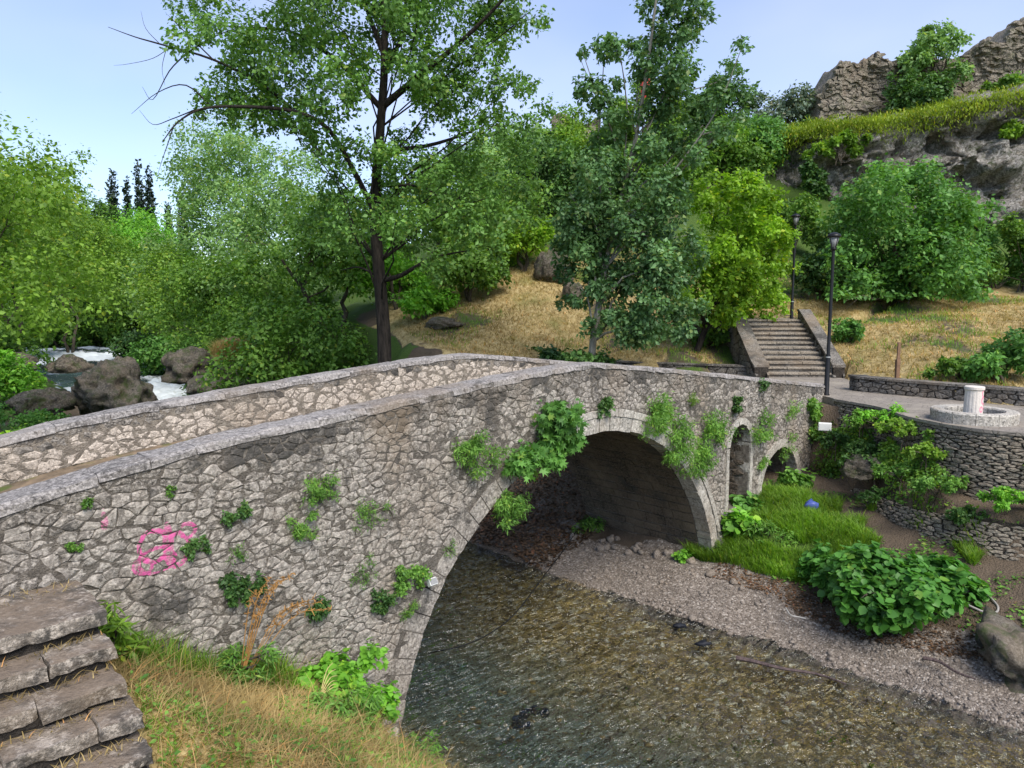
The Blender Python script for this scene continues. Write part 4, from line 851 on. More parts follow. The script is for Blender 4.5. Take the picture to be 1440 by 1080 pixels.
for i, (u, Y, R3, n, ls, m, lb) in enumerate([
    (1430, 35, (2.8, 1.3, 2.8), 14000, .16, L_MID, 'ivy covered hedge under the cliff right of the fig tree'), (1540, 33, (2.6, 1.5, 2.4), 6000, .16, L_MID, 'hedge bush beyond the right picture edge'),
    (1195, 25.5, (.6, .5, .55), 2500, .12, L_FIG, 'small round shrub on the straw slope beside the near lamp post'),
    (1392, 36, (2.2, 1.2, 2.6), 9000, .16, L_FIG, 'ivy hedge between the fig tree and the right picture edge'), (1150, 32, (1.3, 1, 1.5), 5000, .16, L_DARK, 'dark shrub behind the far lamp post'), (1180, 36, (1.6, 1.2, 2.2), 5000, .18, L_DARK, 'dark shrub against the cliff foot behind the fig tree'),
    (1110, 38, (1.6, 1.2, 2.4), 5000, .18, L_MID, 'green shrub behind the lime green tree and far lamp'), (1000, 27.2, (.8, .6, .45), 2000, .13, L_MID, 'low shrub beside the terrace wall under the lime green tree')]):
    x = gp(u, Y); bush('shrub', lb, ground(x, Y), R3, n, ls, m, 200 + i, group='shrubs under the cliff')
# ------------------------------------------------------------------ hillside shrubs and trees behind
HILL = [(690, 36, 3.2, 4.0, L_MID, 'leafy hillside tree behind the straw mound, between the two poplars'), (620, 40, 3.6, 5.5, L_MID, 'broad green tree on the hillside right of the dark poplar trunk'), (760, 42, 3.0, 4.6, L_DARK, 'dark hillside tree above the straw mound'), (735, 34.5, 1.4, 2.4, L_LIME, 'small yellow green bush in front of the dark hillside tree'),
        (840, 40, 3.0, 3.6, L_DARK, 'dark thicket behind the slim poplar'), (920, 42, 3.0, 3.8, L_MID, 'green hillside thicket right of the slim poplar'), (1000, 44, 3.2, 3.6, L_MID, 'hillside thicket above the lime green tree'), (1080, 46, 3.0, 3.4, L_FIG, 'hillside thicket left of the cliff foot'),
        (800, 52, 3.5, 3.2, L_YEL, 'yellow green scrub below the far ruin fragment'), (900, 54, 3.8, 3.0, L_YEL, 'yellow green scrub on the upper slope behind the slim poplar'), (1010, 52, 3.2, 3.2, L_DARK, 'dark scrub near the skyline left of the cliff'), (1090, 50, 2.0, 3.4, L_SILV, 'thin small tree on the skyline left of the castle cliff'), (1115, 47, 1.7, 2.0, L_DARK, 'dark overhanging scrub at the cliff edge'),
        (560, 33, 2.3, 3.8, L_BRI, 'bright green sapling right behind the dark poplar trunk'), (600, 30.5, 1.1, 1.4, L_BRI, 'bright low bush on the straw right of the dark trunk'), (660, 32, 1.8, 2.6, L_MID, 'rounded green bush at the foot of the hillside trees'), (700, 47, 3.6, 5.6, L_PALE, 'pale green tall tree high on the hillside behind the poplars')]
for i, (u, Y, rx, hz, m, lb) in enumerate(HILL):
    x = gp(u, Y); bush('hillside_tree', lb, ground(x, Y), (rx, rx * .8, hz * .62), int(6000 * (rx / 2) ** 1.4), .14 + .0014 * Y, m, 300 + i, 'leaf', 16, 'tree', 'trees and scrub on the castle hillside', tr=.12, zc=.72, stems=2)
bush('castle_tree', 'dark bush growing against the castle ruin wall', (25.5, 46.4, 17), (3.0, 1.3, 2.2), 9000, .22, L_DARK, 340, cat='bush', zc=.5)
bush('castle_tree', 'pale green tree standing up above the castle ruin against the sky', (26.6, 47, 18.2), (1.9, 1.4, 2.6), 4500, .24, L_PALE, 341, cat='tree', zc=1.1, tr=.1)
bush('castle_tree', 'green bushes at the ruin foot right of the castle tree', (30.5, 46.4, 17.6), (2.2, 1.1, 1.8), 6000, .22, L_MID, 342, cat='bush', zc=.5)
# cliff-top turf and cliff growth
def blades(P, hgt, wid, g, mat, name, lean=.5, parent=None, **p):
    n = len(P); a = g.uniform(0, 2 * math.pi, n); h_ = hgt * g.uniform(.45, 1.25, n); d = np.stack([np.cos(a), np.sin(a), 0 * a], 1); e = np.stack([-np.sin(a), np.cos(a), 0 * a], 1); ln = (lean * g.uniform(.2, 1.3, n) * h_)[:, None]; w_ = (wid * g.uniform(.6, 1.3, n))[:, None]; z = np.array([0, 0, 1.0])
    m = P + d * ln * .35 + z * (h_ * .6)[:, None]; t = P + d * ln + z * (h_ * .95)[:, None]
    V = np.stack([P - e * w_, P + e * w_, m + e * w_ * .7, m - e * w_ * .7, t], 1).reshape(-1, 3); k_ = np.arange(n)[:, None, None] * 5
    return obj(name, V, (k_ + np.array([[0, 1, 2], [0, 2, 3], [3, 2, 4]])[None]).reshape(-1, 3), mat, parent, False, **p)
g = np.random.default_rng(400); n = 16000; t = g.uniform(1.2, 6.2, n); P = np.stack([np.interp(t, range(8), ctop[:, 0]), np.interp(t, range(8), ctop[:, 1]) + g.uniform(-.9, 3, n), np.interp(t, range(8), ctop[:, 2]) + g.normal(0, .2, n)], 1)
P[:, 2] += np.clip(P[:, 1] - np.interp(t, range(8), ctop[:, 1]), -1, 9) * .22
P = np.vstack([P, np.stack([P[:9000, 0], np.interp(t[:9000], range(8), ctop[:, 1]) - .9 + g.normal(0, .35, 9000), np.interp(t[:9000], range(8), ctop[:, 2]) - np.abs(g.normal(0, .55, 9000))], 1)])
blades(P, .2, .028, g, L_TURF, 'cliff_turf', 1.6, label='yellow green grass ledge between the cliff and the castle ruin', category='grass', kind='stuff')
for i, (x, z, R3, m, lb) in enumerate([(19, 14.6, (2.2, .6, 1.0), L_YEL, 'brown green growth hanging from the left end of the cliff top'), (30.5, 15.8, (2.8, .6, .8), L_YEL, 'hanging growth under the turf at the right end of the cliff'), (17.3, 12, (1.0, .6, 1.8), L_DARK, 'dark creeper down the left corner of the cliff')]):
    bush('cliff_creeper', lb, (x, 42.6 - .1 * (16 - z), z - .4), R3, 4500, .2, m, 420 + i, group='growth on the cliff', cat='creeper', tr=.03)

# ------------------------------------------------------------------ left bank trees, river trees, cypresses
LEFT = [(-15, 24, 3.9, 11.6, L_YEL, 'big yellow green tree at the left picture edge above the river'), (35, 46, 5.2, 15.5, L_YEL, 'yellow green tree on the left bank right behind the leftmost tree'), (-60, 36, 5, 14.5, L_YEL, 'tall tree cut off by the left picture edge'), (95, 66, 5.5, 17, L_YEL, 'tall olive green tree standing over the left river bank'), (120, 84, 6.5, 14, L_MID, 'mid green tree at the head of the river'), (20, 60, 4.0, 5.5, L_MID, 'low spreading green tree on the left bank by the pool'),
        (185, 92, 7.0, 10.0, L_BRI, 'rounded bright green far tree below the cypresses'), (60, 92, 9.0, 20.0, L_MID, 'tall hazy tree far behind the left bank'), (150, 98, 4.0, 14.0, L_DARK, 'dark tree in front of the cypress row'), (-10, 33, 1.8, 2.6, L_BRI, 'leafy bush hanging over the left boulders'), (85, 74, 4.5, 6.5, L_MID, 'bushy green tree on the left bank beside the far rapids'), (160, 80, 4.5, 6.0, L_YEL, 'yellow green bush mass at the river bend'), (225, 76, 4.5, 7.0, L_MID, 'dark green tree mass right of the river bend')]
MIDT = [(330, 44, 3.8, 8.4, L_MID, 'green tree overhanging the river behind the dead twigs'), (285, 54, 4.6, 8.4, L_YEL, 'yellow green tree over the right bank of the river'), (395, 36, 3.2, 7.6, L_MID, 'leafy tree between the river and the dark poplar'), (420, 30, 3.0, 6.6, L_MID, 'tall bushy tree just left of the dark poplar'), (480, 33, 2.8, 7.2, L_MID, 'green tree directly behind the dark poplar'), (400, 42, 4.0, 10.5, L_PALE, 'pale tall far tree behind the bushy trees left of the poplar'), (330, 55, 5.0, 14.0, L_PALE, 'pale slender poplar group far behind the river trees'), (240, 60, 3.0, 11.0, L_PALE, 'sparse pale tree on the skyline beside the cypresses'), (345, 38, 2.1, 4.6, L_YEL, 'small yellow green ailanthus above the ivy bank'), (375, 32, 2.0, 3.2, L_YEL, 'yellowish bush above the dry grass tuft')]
for i, (u, Y, rx, hz, m, lb) in enumerate(LEFT + MIDT):
    x = gp(u, Y); bush('riverside_tree', lb, ground(x, Y), (rx, rx * .85, hz * .52), int(11000 * (rx / 3) ** 1.25 * (.9 if m is L_PALE else 1)), .125 + .0018 * Y, m, 500 + i, 'leaf', 24, 'tree', 'trees along the upstream river', tr=.16, zc=.98, stems=2, tight=.27, sub=7)
LOW = [(455, 27.5, 1.9, 2.6, L_MID, 'rounded green bush beside the dark trunk behind the parapet'), (415, 27.5, 1.9, 2.6, L_MID, 'dark leafy bush behind the parapet left of the trunk bush'), (500, 26, 1.4, 1.6, L_BRI, 'small bright bush at the foot of the dark trunk'), (572, 24.4, .6, .75, L_SILV, 'small grey green sapling right of the dark trunk base'), (385, 33, 1.6, 2.0, L_DARK, 'dark bush by the river right of the ivy bank'),
       (245, 50, 3.0, 2.6, L_FIG, 'ivy covered bank block above the river bend'), (195, 62, 2.6, 2.6, L_DARK, 'dark ivy mound left of the ivy bank'), (140, 74, 3.4, 3.0, L_MID, 'round green bush at the head of the rapids'), (85, 78, 3.2, 2.6, L_PALE, 'pale reedy bush on the far river edge'), (290, 41, 1.4, 2.2, L_DARK, 'dark ivy clump hanging over the right boulders'), (-5, 42, 2.2, 2.2, L_MID, 'low bush on the left bank by the calm pool'),
       (-30, 15, 1.3, 1.5, L_LIME, 'bright yellow green branch tips at the left edge behind the far parapet'), (5, 17.5, 1.0, .9, L_LIME, 'bright yellow green bush low at the left behind the far parapet'), (830, 22.5, 1.0, .9, L_DARK, 'dark shrub seen through the bridge arch'), (770, 26, 1.6, .8, L_DARK, 'low bank shrub seen far through the bridge arch')]
for i, (u, Y, rx, hz, m, lb) in enumerate(LOW):
    x = gp(u, Y); z = h1(x, Y); 
    bush('riverside_bush', lb, (x, Y, z), (rx, rx * .8, hz * .8), int(4200 * (rx / 1.6) ** 1.4), .12 + .0022 * Y, m, 560 + i, 'leaf', 14, 'bush', 'bushes along the upstream river', zc=.4)
for i, (u, Y, R3, m, lb) in enumerate([(-15, 19, (1.1, .9, 1.0), L_LIME, 'bright bush on the left bank just behind the far parapet'), (25, 23, (1.2, 1.0, .7), L_WEED, 'weedy bush on the left bank before the brown boulder'), (75, 25, (1.3, 1.0, .5), L_MID, 'low green bush behind the parapet below the biggest boulder'), (20, 27, (1.6, 1.2, .8), L_FIG, 'dark weedy bush left of the brown boulder')]):
    x = gp(u, Y); bush('left_bank_bush', lb, ground(x, Y), R3, 3500, .12, m, 590 + i, group='bushes on the left bank')
for i, (u, v0, Y, wpx, lb) in enumerate([(193, 222, 110, 12, 'tallest left cypress of the dark far row'), (208, 230, 110, 10, 'second tall cypress right of the tallest one'), (177, 246, 112, 8, 'short cypress left of the tallest cypress'), (157, 235, 100, 14, 'broad dark conifer left of the cypress row'), (255, 265, 105, 13, 'single cypress standing right of the row'), (235, 283, 115, 6, 'smallest cypress between the row and the single one')]):
    g = np.random.default_rng(600 + i); p = aty(u, v0, Y); bz = 6.0; hh = p[2] - bz; C, r = [], []
    for t in np.linspace(.02, .98, 60): C.append((p[0] + g.normal(0, .1), Y + g.normal(0, .1), bz + hh * t)); r.append(wpx / F * Y * .8 * (1 - t) ** .55 * min(1, .4 + t * 4) + .08)
    tree('cypress_tree', lb, (p[0], Y, bz), C, r, 5000, .42, L_CYP, M_BARKD, .25, g, nl=0, sub=14, tight=.55, shell=.3, group='far cypresses', flat=1.6, upb=.2, droop=-.8)
# dry tuft
g = np.random.default_rng(610); c_ = aty(330, 497, 32); n = 5000; d = rnd_unit(n, g); d[:, 2] = np.abs(d[:, 2]); P = c_ + d * np.array([1.0, .7, .5]) * g.uniform(.6, 1, n)[:, None] - [0, 0, .3]
blades(P, .6, .012, g, L_DRY, 'dry_grass_tuft', .9, label='straw coloured dry grass tuft on the brown rock by the river', category='grass', kind='stuff')

# ------------------------------------------------------------------ ground cover
g = np.random.default_rng(700)
S, W = g.uniform(.45, 3.7, 34000), g.uniform(.05, 4.6, 34000); P = on_ground(S, W); dn = fbm(P * np.array([1, 1, 0]) * 1.1 + 4, 3, 40)
blades(P[:32000], .08, .0045, g, L_DRY, 'straw', 3.6, label='trampled dry straw on the bank beside the stone steps', category='straw', kind='stuff')
blades(P[(dn > .12)][:5200], .12, .0045, g, L_GRASS, 'bank_grass', 1.1, label='green grass and weeds on the bank under the bridge wall', category='grass', kind='stuff')
Pw = P[(dn > .0)][:6500]; V_, F_ = leaf_mesh(Pw + np.abs(g.normal(0, .06, (len(Pw), 1))) * [0, 0, 1.], np.tile([0, 0, 1.], (len(Pw), 1)), .045, g, 'leaf', .1, .8); obj('bank_weeds', V_, F_, L_WEED, None, False, label='small leafy weeds mixed into the straw on the near bank', category='weeds', kind='stuff')
blades(P[-1500:], .3, .003, g, L_DRY, 'tall_straw', 1.2, label='loose upright dry stems on the near bank', category='straw', kind='stuff')
S, W = g.uniform(.6, 2.4, 1300), .06 + .4 * g.random(1300) ** 2; P = on_ground(S, W); blades(P, .3, .007, g, L_GRASS, 'tall_grass', .7, label='taller grass growing along the foot of the bridge wall', category='grass', kind='stuff')
S, W = g.uniform(11.6, 14.9, 60000), g.uniform(-.6, 4.5, 60000); P = on_ground(S, W); dn = fbm(P * np.array([1, 1, 0]) * .9, 3, 44); ok = (dn > -.12) & (S > 11.9 + .35 * W * (W > 0) - .2 * W) & (S < wall_s(W) - .75)
blades(P[ok][:24000], .25, .01, g, L_GRASS, 'river_bank_grass', 1.0, label='lush green grass on the river bank between bridge and retaining wall', category='grass', kind='stuff')
blades(STEP_LITTER, .05, .004, g, L_DRY, 'step_straw', 2.6, label='bits of dry straw lying on the stone steps', category='straw', kind='stuff')
# dry grass and green growth on the far slopes
X, Yy = g.uniform(-5, 22, 130000), g.uniform(15, 37, 130000); s_, w_ = tosw(X, Yy); l_, r_ = river(w_); Z = H(X, Yy); nn = fbm(np.stack([X, Yy, 0 * X], 1) * .5, 4, 31)
pth = (X > 8.0) & (X < 11.2) & (Yy < 28.5); ok = ((s_ - r_) > 4.5) & ~pth & (Z > 3.6) & ~in_poly(X, Yy, PLAZA)
P = np.stack([X, Yy, Z], 1)[ok]; nn = nn[ok]; blades(P[nn > -.6][:46000], .13, .012, g, L_DRY, 'slope_straw', 2.2, label='mown dry straw lying on the slope behind the bridge', category='straw', kind='stuff')
blades(P[(nn < .0)][:12000], .16, .012, g, L_GRASS, 'slope_grass', .8, label='patches of green grass in the straw on the slope behind the bridge', category='grass', kind='stuff')
# pebbles, leaf litter
V, Fc = IC1
def scatter(P, sz, g, mat, name, flat=.6, **p):
    n = len(P); s = sz * g.uniform(.4, 1.6, (n, 1, 1)) * (g.uniform(.6, 1.3, (n, 1, 3)) * np.array([1, 1, flat])); Q = P[:, None] + V[None] * s + g.normal(0, .1, (n, len(V), 3)) * s * .8
    return obj(name, Q.reshape(-1, 3), (np.arange(n)[:, None, None] * len(V) + Fc[None]).reshape(-1, 3), mat, None, False, **p)
W = g.uniform(-3.6, 8, 6000); S = 9.75 + g.random(6000) * (1.9 + .4 * np.sin(W)) ; P = on_ground(S, W); scatter(P, .016, g, M_PEB, 'gravel', label='grey river pebbles of the gravel bar along the water', category='gravel', kind='stuff')
W = g.uniform(-3.4, 8, 420); S = 9.9 + g.random(420) * 1.7; P = on_ground(S, W); scatter(P, .045, g, M_PEB, 'cobbles', label='larger stones scattered over the gravel bar', category='stones', kind='stuff')
W = g.uniform(-1, 8.5, 5000); S = g.uniform(4.6, 10.1, 5000); P = on_ground(S, W); 
k = NT('wet_pebble'); r_ = k.island(); M_WET = k.base(k.ramp(r_, (0, (.05, .042, .022)), (.35, (.2, .14, .05)), (.7, (.3, .22, .1)), (.9, (.33, .3, .24)), (1, (.55, .5, .42))), .7)
scatter(P[:1200], .04, g, M_WET, 'river_bed_stones', .45, label='golden brown stones on the bed of the shallow river', category='stones', kind='stuff')
W = g.uniform(-9, -2.9, 14000); S = g.uniform(9.2, 13, 14000) ; P = on_ground(S, W); P = P[P[:, 2] > .03]; V_, F_ = leaf_mesh(P + [0, 0, .02], np.tile([0, 0, 1.], (len(P), 1)), .085, g, 'leaf', 0, 1.2); obj('leaf_litter', V_, F_, L_LITTER, None, False, label='brown dead leaves covering the bank seen through the arch', category='leaf litter', kind='stuff')
W = g.uniform(.3, 7.5, 5000); S = 11.35 + .25 * np.sin(W * 1.3) + np.abs(g.normal(0, .45, 5000)); P = on_ground(S, W); V_, F_ = leaf_mesh(P + [0, 0, .012], np.tile([0, 0, 1.], (len(P), 1)), .05, g, 'leaf', 0, 1.2); obj('bank_litter', V_, F_, L_LITTER, None, False, label='brown leaf litter and soil along the upper edge of the gravel', category='leaf litter', kind='stuff')
W = g.uniform(-.4, 8, 9000); S = g.uniform(12.0, 15.6, 9000); P = on_ground(S, W); dn = fbm(P * np.array([1, 1, 0]) * 1.3, 3, 48); P = P[(dn > .0) & (S < wall_s(W) - .7)]; V_, F_ = leaf_mesh(P + np.abs(g.normal(0, .05, (len(P), 1))) * [0, 0, 1.], np.tile([0, 0, 1.], (len(P), 1)), .07, g, 'leaf', .1, .8); obj('earth_weeds', V_, F_, L_WEED, None, False, label='small weeds on the bare earth under the lower retaining wall', category='weeds', kind='stuff')
for i in range(26):                                          # loose stones along the pier foot
    w_ = g.uniform(-3.4, 1.2); s_ = 12.0 - abs(g.normal(0, .35)) - .1 - (.3 if w_ > 0 else 0); p = on_ground(np.array([s_]), np.array([w_]))[0]; boulder('loose_stone', 'loose pale stone on the gravel at the foot of the arch pier', tuple(p + [0, 0, .03]), tuple(g.uniform(.05, .13, 3)), 700 + i, M_PEB, 'loose stones at the pier foot', .25, IC2)

# ------------------------------------------------------------------ plants on the bridge wall
def wall_plant(u, v, rp, m, lb, n=420, ls=.055, shape='leaf', seed=0, out=.5, off=0.0, droop=.6, name='wall_plant'):
    g = np.random.default_rng(800 + seed); s, z = face(u, v, off); q = sw(s, -off); p = np.array([q[0], q[1], z]); d = math.hypot(p[0], p[1]); R_ = (1.05 if u < 640 else 1.25) * rp / F * d; o3 = np.array([N2[0], N2[1], 0])
    C, r = [], []
    for k_ in range(9):
        t = g.uniform(-.75, .75); C.append(p + np.array([U2[0], U2[1], 0]) * t * R_ * 1.2 + o3 * R_ * g.uniform(.05, out) + np.array([0, 0, g.uniform(-.7, .65) * R_])); r.append(R_ * g.uniform(.3, .5))
    base = p - o3 * .04; base[2] -= R_ * .3; o = root(name, tuple(base), lb, 'plant', 'plants rooted in the bridge wall'); mb = MB(); C = np.array(C) - base
    for c in C: limb(mb, (0, 0, 0), c, .008, .003, g, -.3, 4, 4)
    mb.obj('stem', M_BARK, o); P, O = blob_leaves(C, r, n, g, .9, .4, 7, .4); V_, F_ = leaf_mesh(P, O * .4 + o3 * .6, ls * (.75 if u < 640 else .9), g, shape, droop, .4); obj('leaves', V_, F_, m, o)
WP = [(665, 630, 30, L_WEED, 'feathery light green plant on the wall left of the fig bush', 1400, .06, 'narrow'), (330, 718, 15, L_DARK, 'small dark tuft right of and above the pink graffiti', 420, .05, 'leaf'), (276, 766, 14, L_DARK, 'small dark tuft touching the right of the pink graffiti', 420, .045, 'leaf'), (445, 690, 26, L_WEED, 'upper of two feathery plants in the middle of the left wall', 900, .05, 'narrow'), (424, 736, 20, L_WEED, 'lower of two feathery plants in the middle of the left wall', 700, .05, 'narrow'),
      (520, 720, 24, L_WEED, 'thin pale plant low on the left wall between feathery plants and arch', 450, .05, 'narrow'), (578, 802, 24, L_WEED, 'round green plant near the arch edge beside the small floodlight', 1100, .05, 'leaf'), (537, 843, 18, L_DARK, 'dark round tuft below left of the floodlight', 700, .045, 'leaf'), (340, 822, 24, L_DARK, 'dark leafy plant above the arching dry stalks', 900, .06, 'leaf'), (447, 852, 18, L_DARK, 'dark tuft at the tip of the arching dry stalks', 500, .05, 'leaf'), (570, 858, 15, L_WEED, 'pale little plant under the floodlight on the arch edge', 350, .04, 'narrow'), (510, 800, 20, L_WEED, 'sparse plant left of the round green plant', 260, .045, 'narrow'),
      (330, 778, 14, L_WEED, 'sparse weed right of the pink graffiti', 160, .04, 'narrow'), (630, 770, 12, L_WEED, 'tiny weed on the arch edge above the floodlight', 160, .04, 'narrow'), (720, 715, 27, L_WEED, 'light green plant hanging below the fig bush at the arch edge', 1100, .07, 'narrow'), (845, 571, 10, L_DARK, 'little dark tuft above the arch crown', 400, .07, 'leaf'), (920, 578, 28, L_WEED, 'bushy creeper on the wall right above the arch crown', 1500, .08, 'narrow'), (950, 615, 28, L_WEED, 'creeper draped over the right arch edge', 1500, .08, 'narrow'), (978, 640, 24, L_WEED, 'lowest creeper hanging into the right of the arch', 1200, .08, 'narrow'), (1000, 602, 26, L_WEED, 'creeper between the arch and the narrow niche', 1200, .08, 'narrow'),
      (1034, 567, 9, L_DARK, 'small dark tuft above the narrow niche', 300, .07, 'leaf'), (1066, 597, 18, L_WEED, 'green plant right of the niche head', 700, .08, 'narrow'), (1071, 541, 7, L_DARK, 'tiny tuft under the coping near the bridge end', 200, .06, 'leaf'), (972, 560, 8, L_YEL, 'tiny yellowish weed below the coping right of the crown', 160, .06, 'narrow'), (1110, 580, 14, L_WEED, 'thin weeds high on the wall above the small arch', 260, .07, 'narrow'), (1145, 600, 15, L_WEED, 'ivy at the bridge end beside the white box', 900, .09, 'leaf'), (1140, 575, 12, L_WEED, 'leafy weed at the end of the bridge wall', 500, .09, 'leaf'), (1070, 648, 9, L_WEED, 'tiny weed on the left jamb of the small arch', 250, .07, 'narrow'), (1105, 625, 14, L_WEED, 'weeds over the head of the small arch', 260, .07, 'narrow'),
      (118, 706, 7, L_WEED, 'tiny weed left of the pink blot', 120, .035, 'leaf'), (105, 768, 8, L_WEED, 'tiny weed in the joints under the pink blot', 120, .035, 'leaf'), (240, 690, 8, L_WEED, 'tiny weed above the pink graffiti', 90, .035, 'leaf')]
for i, (u, v, rp, m, lb, n, ls, sh) in enumerate(WP): wall_plant(u, v, rp, m, lb, int(n * 1.7), ls, sh, i)
wall_plant(748, 612, 42, L_FIG, 'large leafy fig bush growing out of the bridge wall left of the arch', 2400, .12, 'lobed', 60, .8, name='wall_fig_bush')
# ------------------------------------------------------------------ bank bushes on the near side
def bank_bush(s, w, R3, n, ls, m, lb, seed, shape='round', zc=.5, nb=14, name='bank_bush', dz=0):
    p = on_ground(np.array([s]), np.array([w]))[0]; p[2] += dz; bush(name, lb, p, R3, n, ls, m, seed, shape, nb, 'bush', None, tr=.02, zc=zc, upb=.9, rr=(.18, .62))
bank_bush(2.95, .55, (.72, .45, .5), 3200, .075, L_BRI, 'bright green broad leaved bush on the bank at the arch foot', 900)
bank_bush(3.3, 1.1, (.5, .5, .3), 1500, .07, L_WEED, 'leafy green weeds below the bright bush by the water', 901, 'narrow')
bank_bush(2.5, 1.1, (.5, .4, .22), 1300, .07, L_WEED, 'low green weeds in front of the bright bush', 902, 'narrow')
bank_bush(1.75, .25, (.5, .22, .35), 1200, .07, L_WEED, 'weedy clump at the wall foot below the dark tufts', 903, 'narrow')
bank_bush(.62, .3, (.18, .14, .35), 350, .12, L_GRASS, 'grassy tuft between the top step and the wall', 904, 'narrow')
bank_bush(11.75, 3.5, (1.05, .95, .7), 4600, .13, L_KNOT, 'big broad leaved bush spreading over the bank by the gravel', 905, zc=.55, nb=26)
bank_bush(12.35, 2.7, (.9, .7, .55), 2600, .125, L_KNOT, 'upper part broad leaved bush against the lower retaining wall', 906, nb=16)
bank_bush(12.4, 4.2, (.7, .6, .5), 1900, .13, L_KNOT, 'broad leaved bush at the right foot of the retaining wall', 907, nb=14)
bank_bush(12.75, .3, (.35, .35, .4), 500, .14, L_BRI, 'bright leafy weed at the corner of the arch pier', 908)
bank_bush(12.9, .9, (.5, .4, .3), 900, .09, L_WEED, 'grassy weed right of the pier corner', 909, 'narrow')
bank_bush(13.5, -.0, (.4, .25, .35), 700, .12, L_FIG, 'dark weed under the niche sill', 910)
bank_bush(15.4, .35, (.45, .3, .35), 900, .1, L_WEED, 'weed in the mouth of the small arch', 911)
bank_bush(11.75, -3.1, (.4, .3, .25), 500, .1, L_WEED, 'green tuft at the far foot of the arch pier', 912, 'narrow')
bank_bush(11.8, -.4, (.2, .2, .16), 250, .08, L_BRI, 'tiny green weed on the gravel at the pier', 913)
bank_bush(13.6, 5.9, (.3, .3, .3), 300, .1, L_BRI, 'small bright weed beside the hose at the right edge', 914)
# ledge growth over the retaining walls
for i, (t, dz, R3, m, lb) in enumerate([(1.1, -.25, (.5, .35, .4), L_WEED, 'weeds on the ledge just right of the white box'), (2.0, -.1, (.6, .4, .4), L_BRI, 'bright weeds at the top of the ledge below the plaza edge'), (2.9, -.2, (.6, .4, .4), L_YEL, 'yellowish weeds hanging from the plaza edge left of the fountain'), (1.6, -1.0, (.6, .35, .4), L_DARK, 'dark growth low on the ledge near the small arch'), (2.5, -1.05, (.6, .4, .4), L_DARK, 'dark weeds in the middle of the ledge'), (3.3, -1.0, (.6, .4, .35), L_WEED, 'green weeds in the middle of the ledge below the fountain'), (4.1, -1.05, (.7, .4, .4), L_WEED, 'green weeds on the ledge under the curved cobble wall'), (4.9, -1.1, (.6, .4, .4), L_BRI, 'bright weeds on the ledge at the right picture edge'), (5.8, -1.1, (.8, .4, .4), L_WEED, 'weeds on the ledge beyond the right edge'), (3.6, -.55, (.5, .3, .3), L_YEL, 'yellow green tuft between fountain and ledge'), (.5, -.9, (.4, .3, .5), L_DARK, 'dark ivy in the corner between bridge end and plaza wall'), (4.5, -1.5, (.7, .3, .3), L_DARK, 'dark trailing weeds over the lower wall'), (3.0, -1.6, (.6, .3, .3), L_DARK, 'dark weeds trailing at the left end of the lower wall')]):
    f_, L_ = along(PE); p, v = f_(t + .2); nr = np.array([v[1], -v[0]]); q = p + nr * (.3 if dz > -.6 else .62); bush('ledge_weed', lb, (q[0], q[1], PZ + dz - .15), (R3[0] * 1.1, R3[1] * .8, R3[2] * .6), 1500, .06, m, 930 + i, 'leaf', 10, 'weeds', 'weeds on the retaining wall ledge', tr=.012, zc=.4)
g = np.random.default_rng(955); n = 22000; T_ = g.uniform(.1, 7.2, n); Z_ = g.uniform(1.5, 3.35, n); f_, L_ = along(PE); pv = [f_(t) for t in np.linspace(0, 7.4, 149)]; ti = (T_ / 7.4 * 148).astype(int); PP = np.array([p for p, v in pv])[ti]; NN = np.array([(v[1], -v[0]) for p, v in pv])[ti]
pat = fbm(np.stack([T_ * 1.1, Z_ * 1.6, 0 * Z_], 1), 3, 57) + .35 * np.exp(-((Z_ - (2.75 - .17 * T_)) / .45) ** 2); of = .06 + .62 * sstep(3.1, 1.9, Z_) * g.random(n) ** .5; m_ = (pat > .22) & (Z_ < 3.4 - .12 * np.clip(T_ - 3.5, 0, 9) * 2.4)
P = np.stack([PP[:, 0] + NN[:, 0] * of, PP[:, 1] + NN[:, 1] * of, Z_], 1)[m_]; O_ = np.stack([NN[:, 0], NN[:, 1], 0 * T_ + .4], 1)[m_]
for nm, ma, sl3, lb in (('ledge_ivy', L_WEED, slice(0, None, 2), 'low green ivy trailing over the retaining wall ledge'), ('ledge_ivy', L_YEL, slice(1, None, 2), 'yellowish trailing weeds mixed into the ivy of the retaining wall')):
    V_, F_ = leaf_mesh(P[sl3], O_[sl3], .075, g, 'leaf', .5, .3); obj(nm, V_, F_, ma, None, False, label=lb, category='ivy', kind='stuff')
# ivy mound at the right picture edge on the slope
for i, (u, Y, R3, m, lb) in enumerate([(1420, 18.2, (.9, .6, .8), L_FIG, 'trailing green plant over the mound at the right edge behind the plaza'), (1345, 19, (1.0, .5, .35), L_MID, 'low scrub on the straw slope behind the white column'), (1465, 19.5, (1.2, .8, 1.2), L_FIG, 'leafy mound just beyond the right edge')]):
    x = gp(u, Y); bush('slope_bush', lb, ground(x, Y), R3, 3000, .12, m, 960 + i)
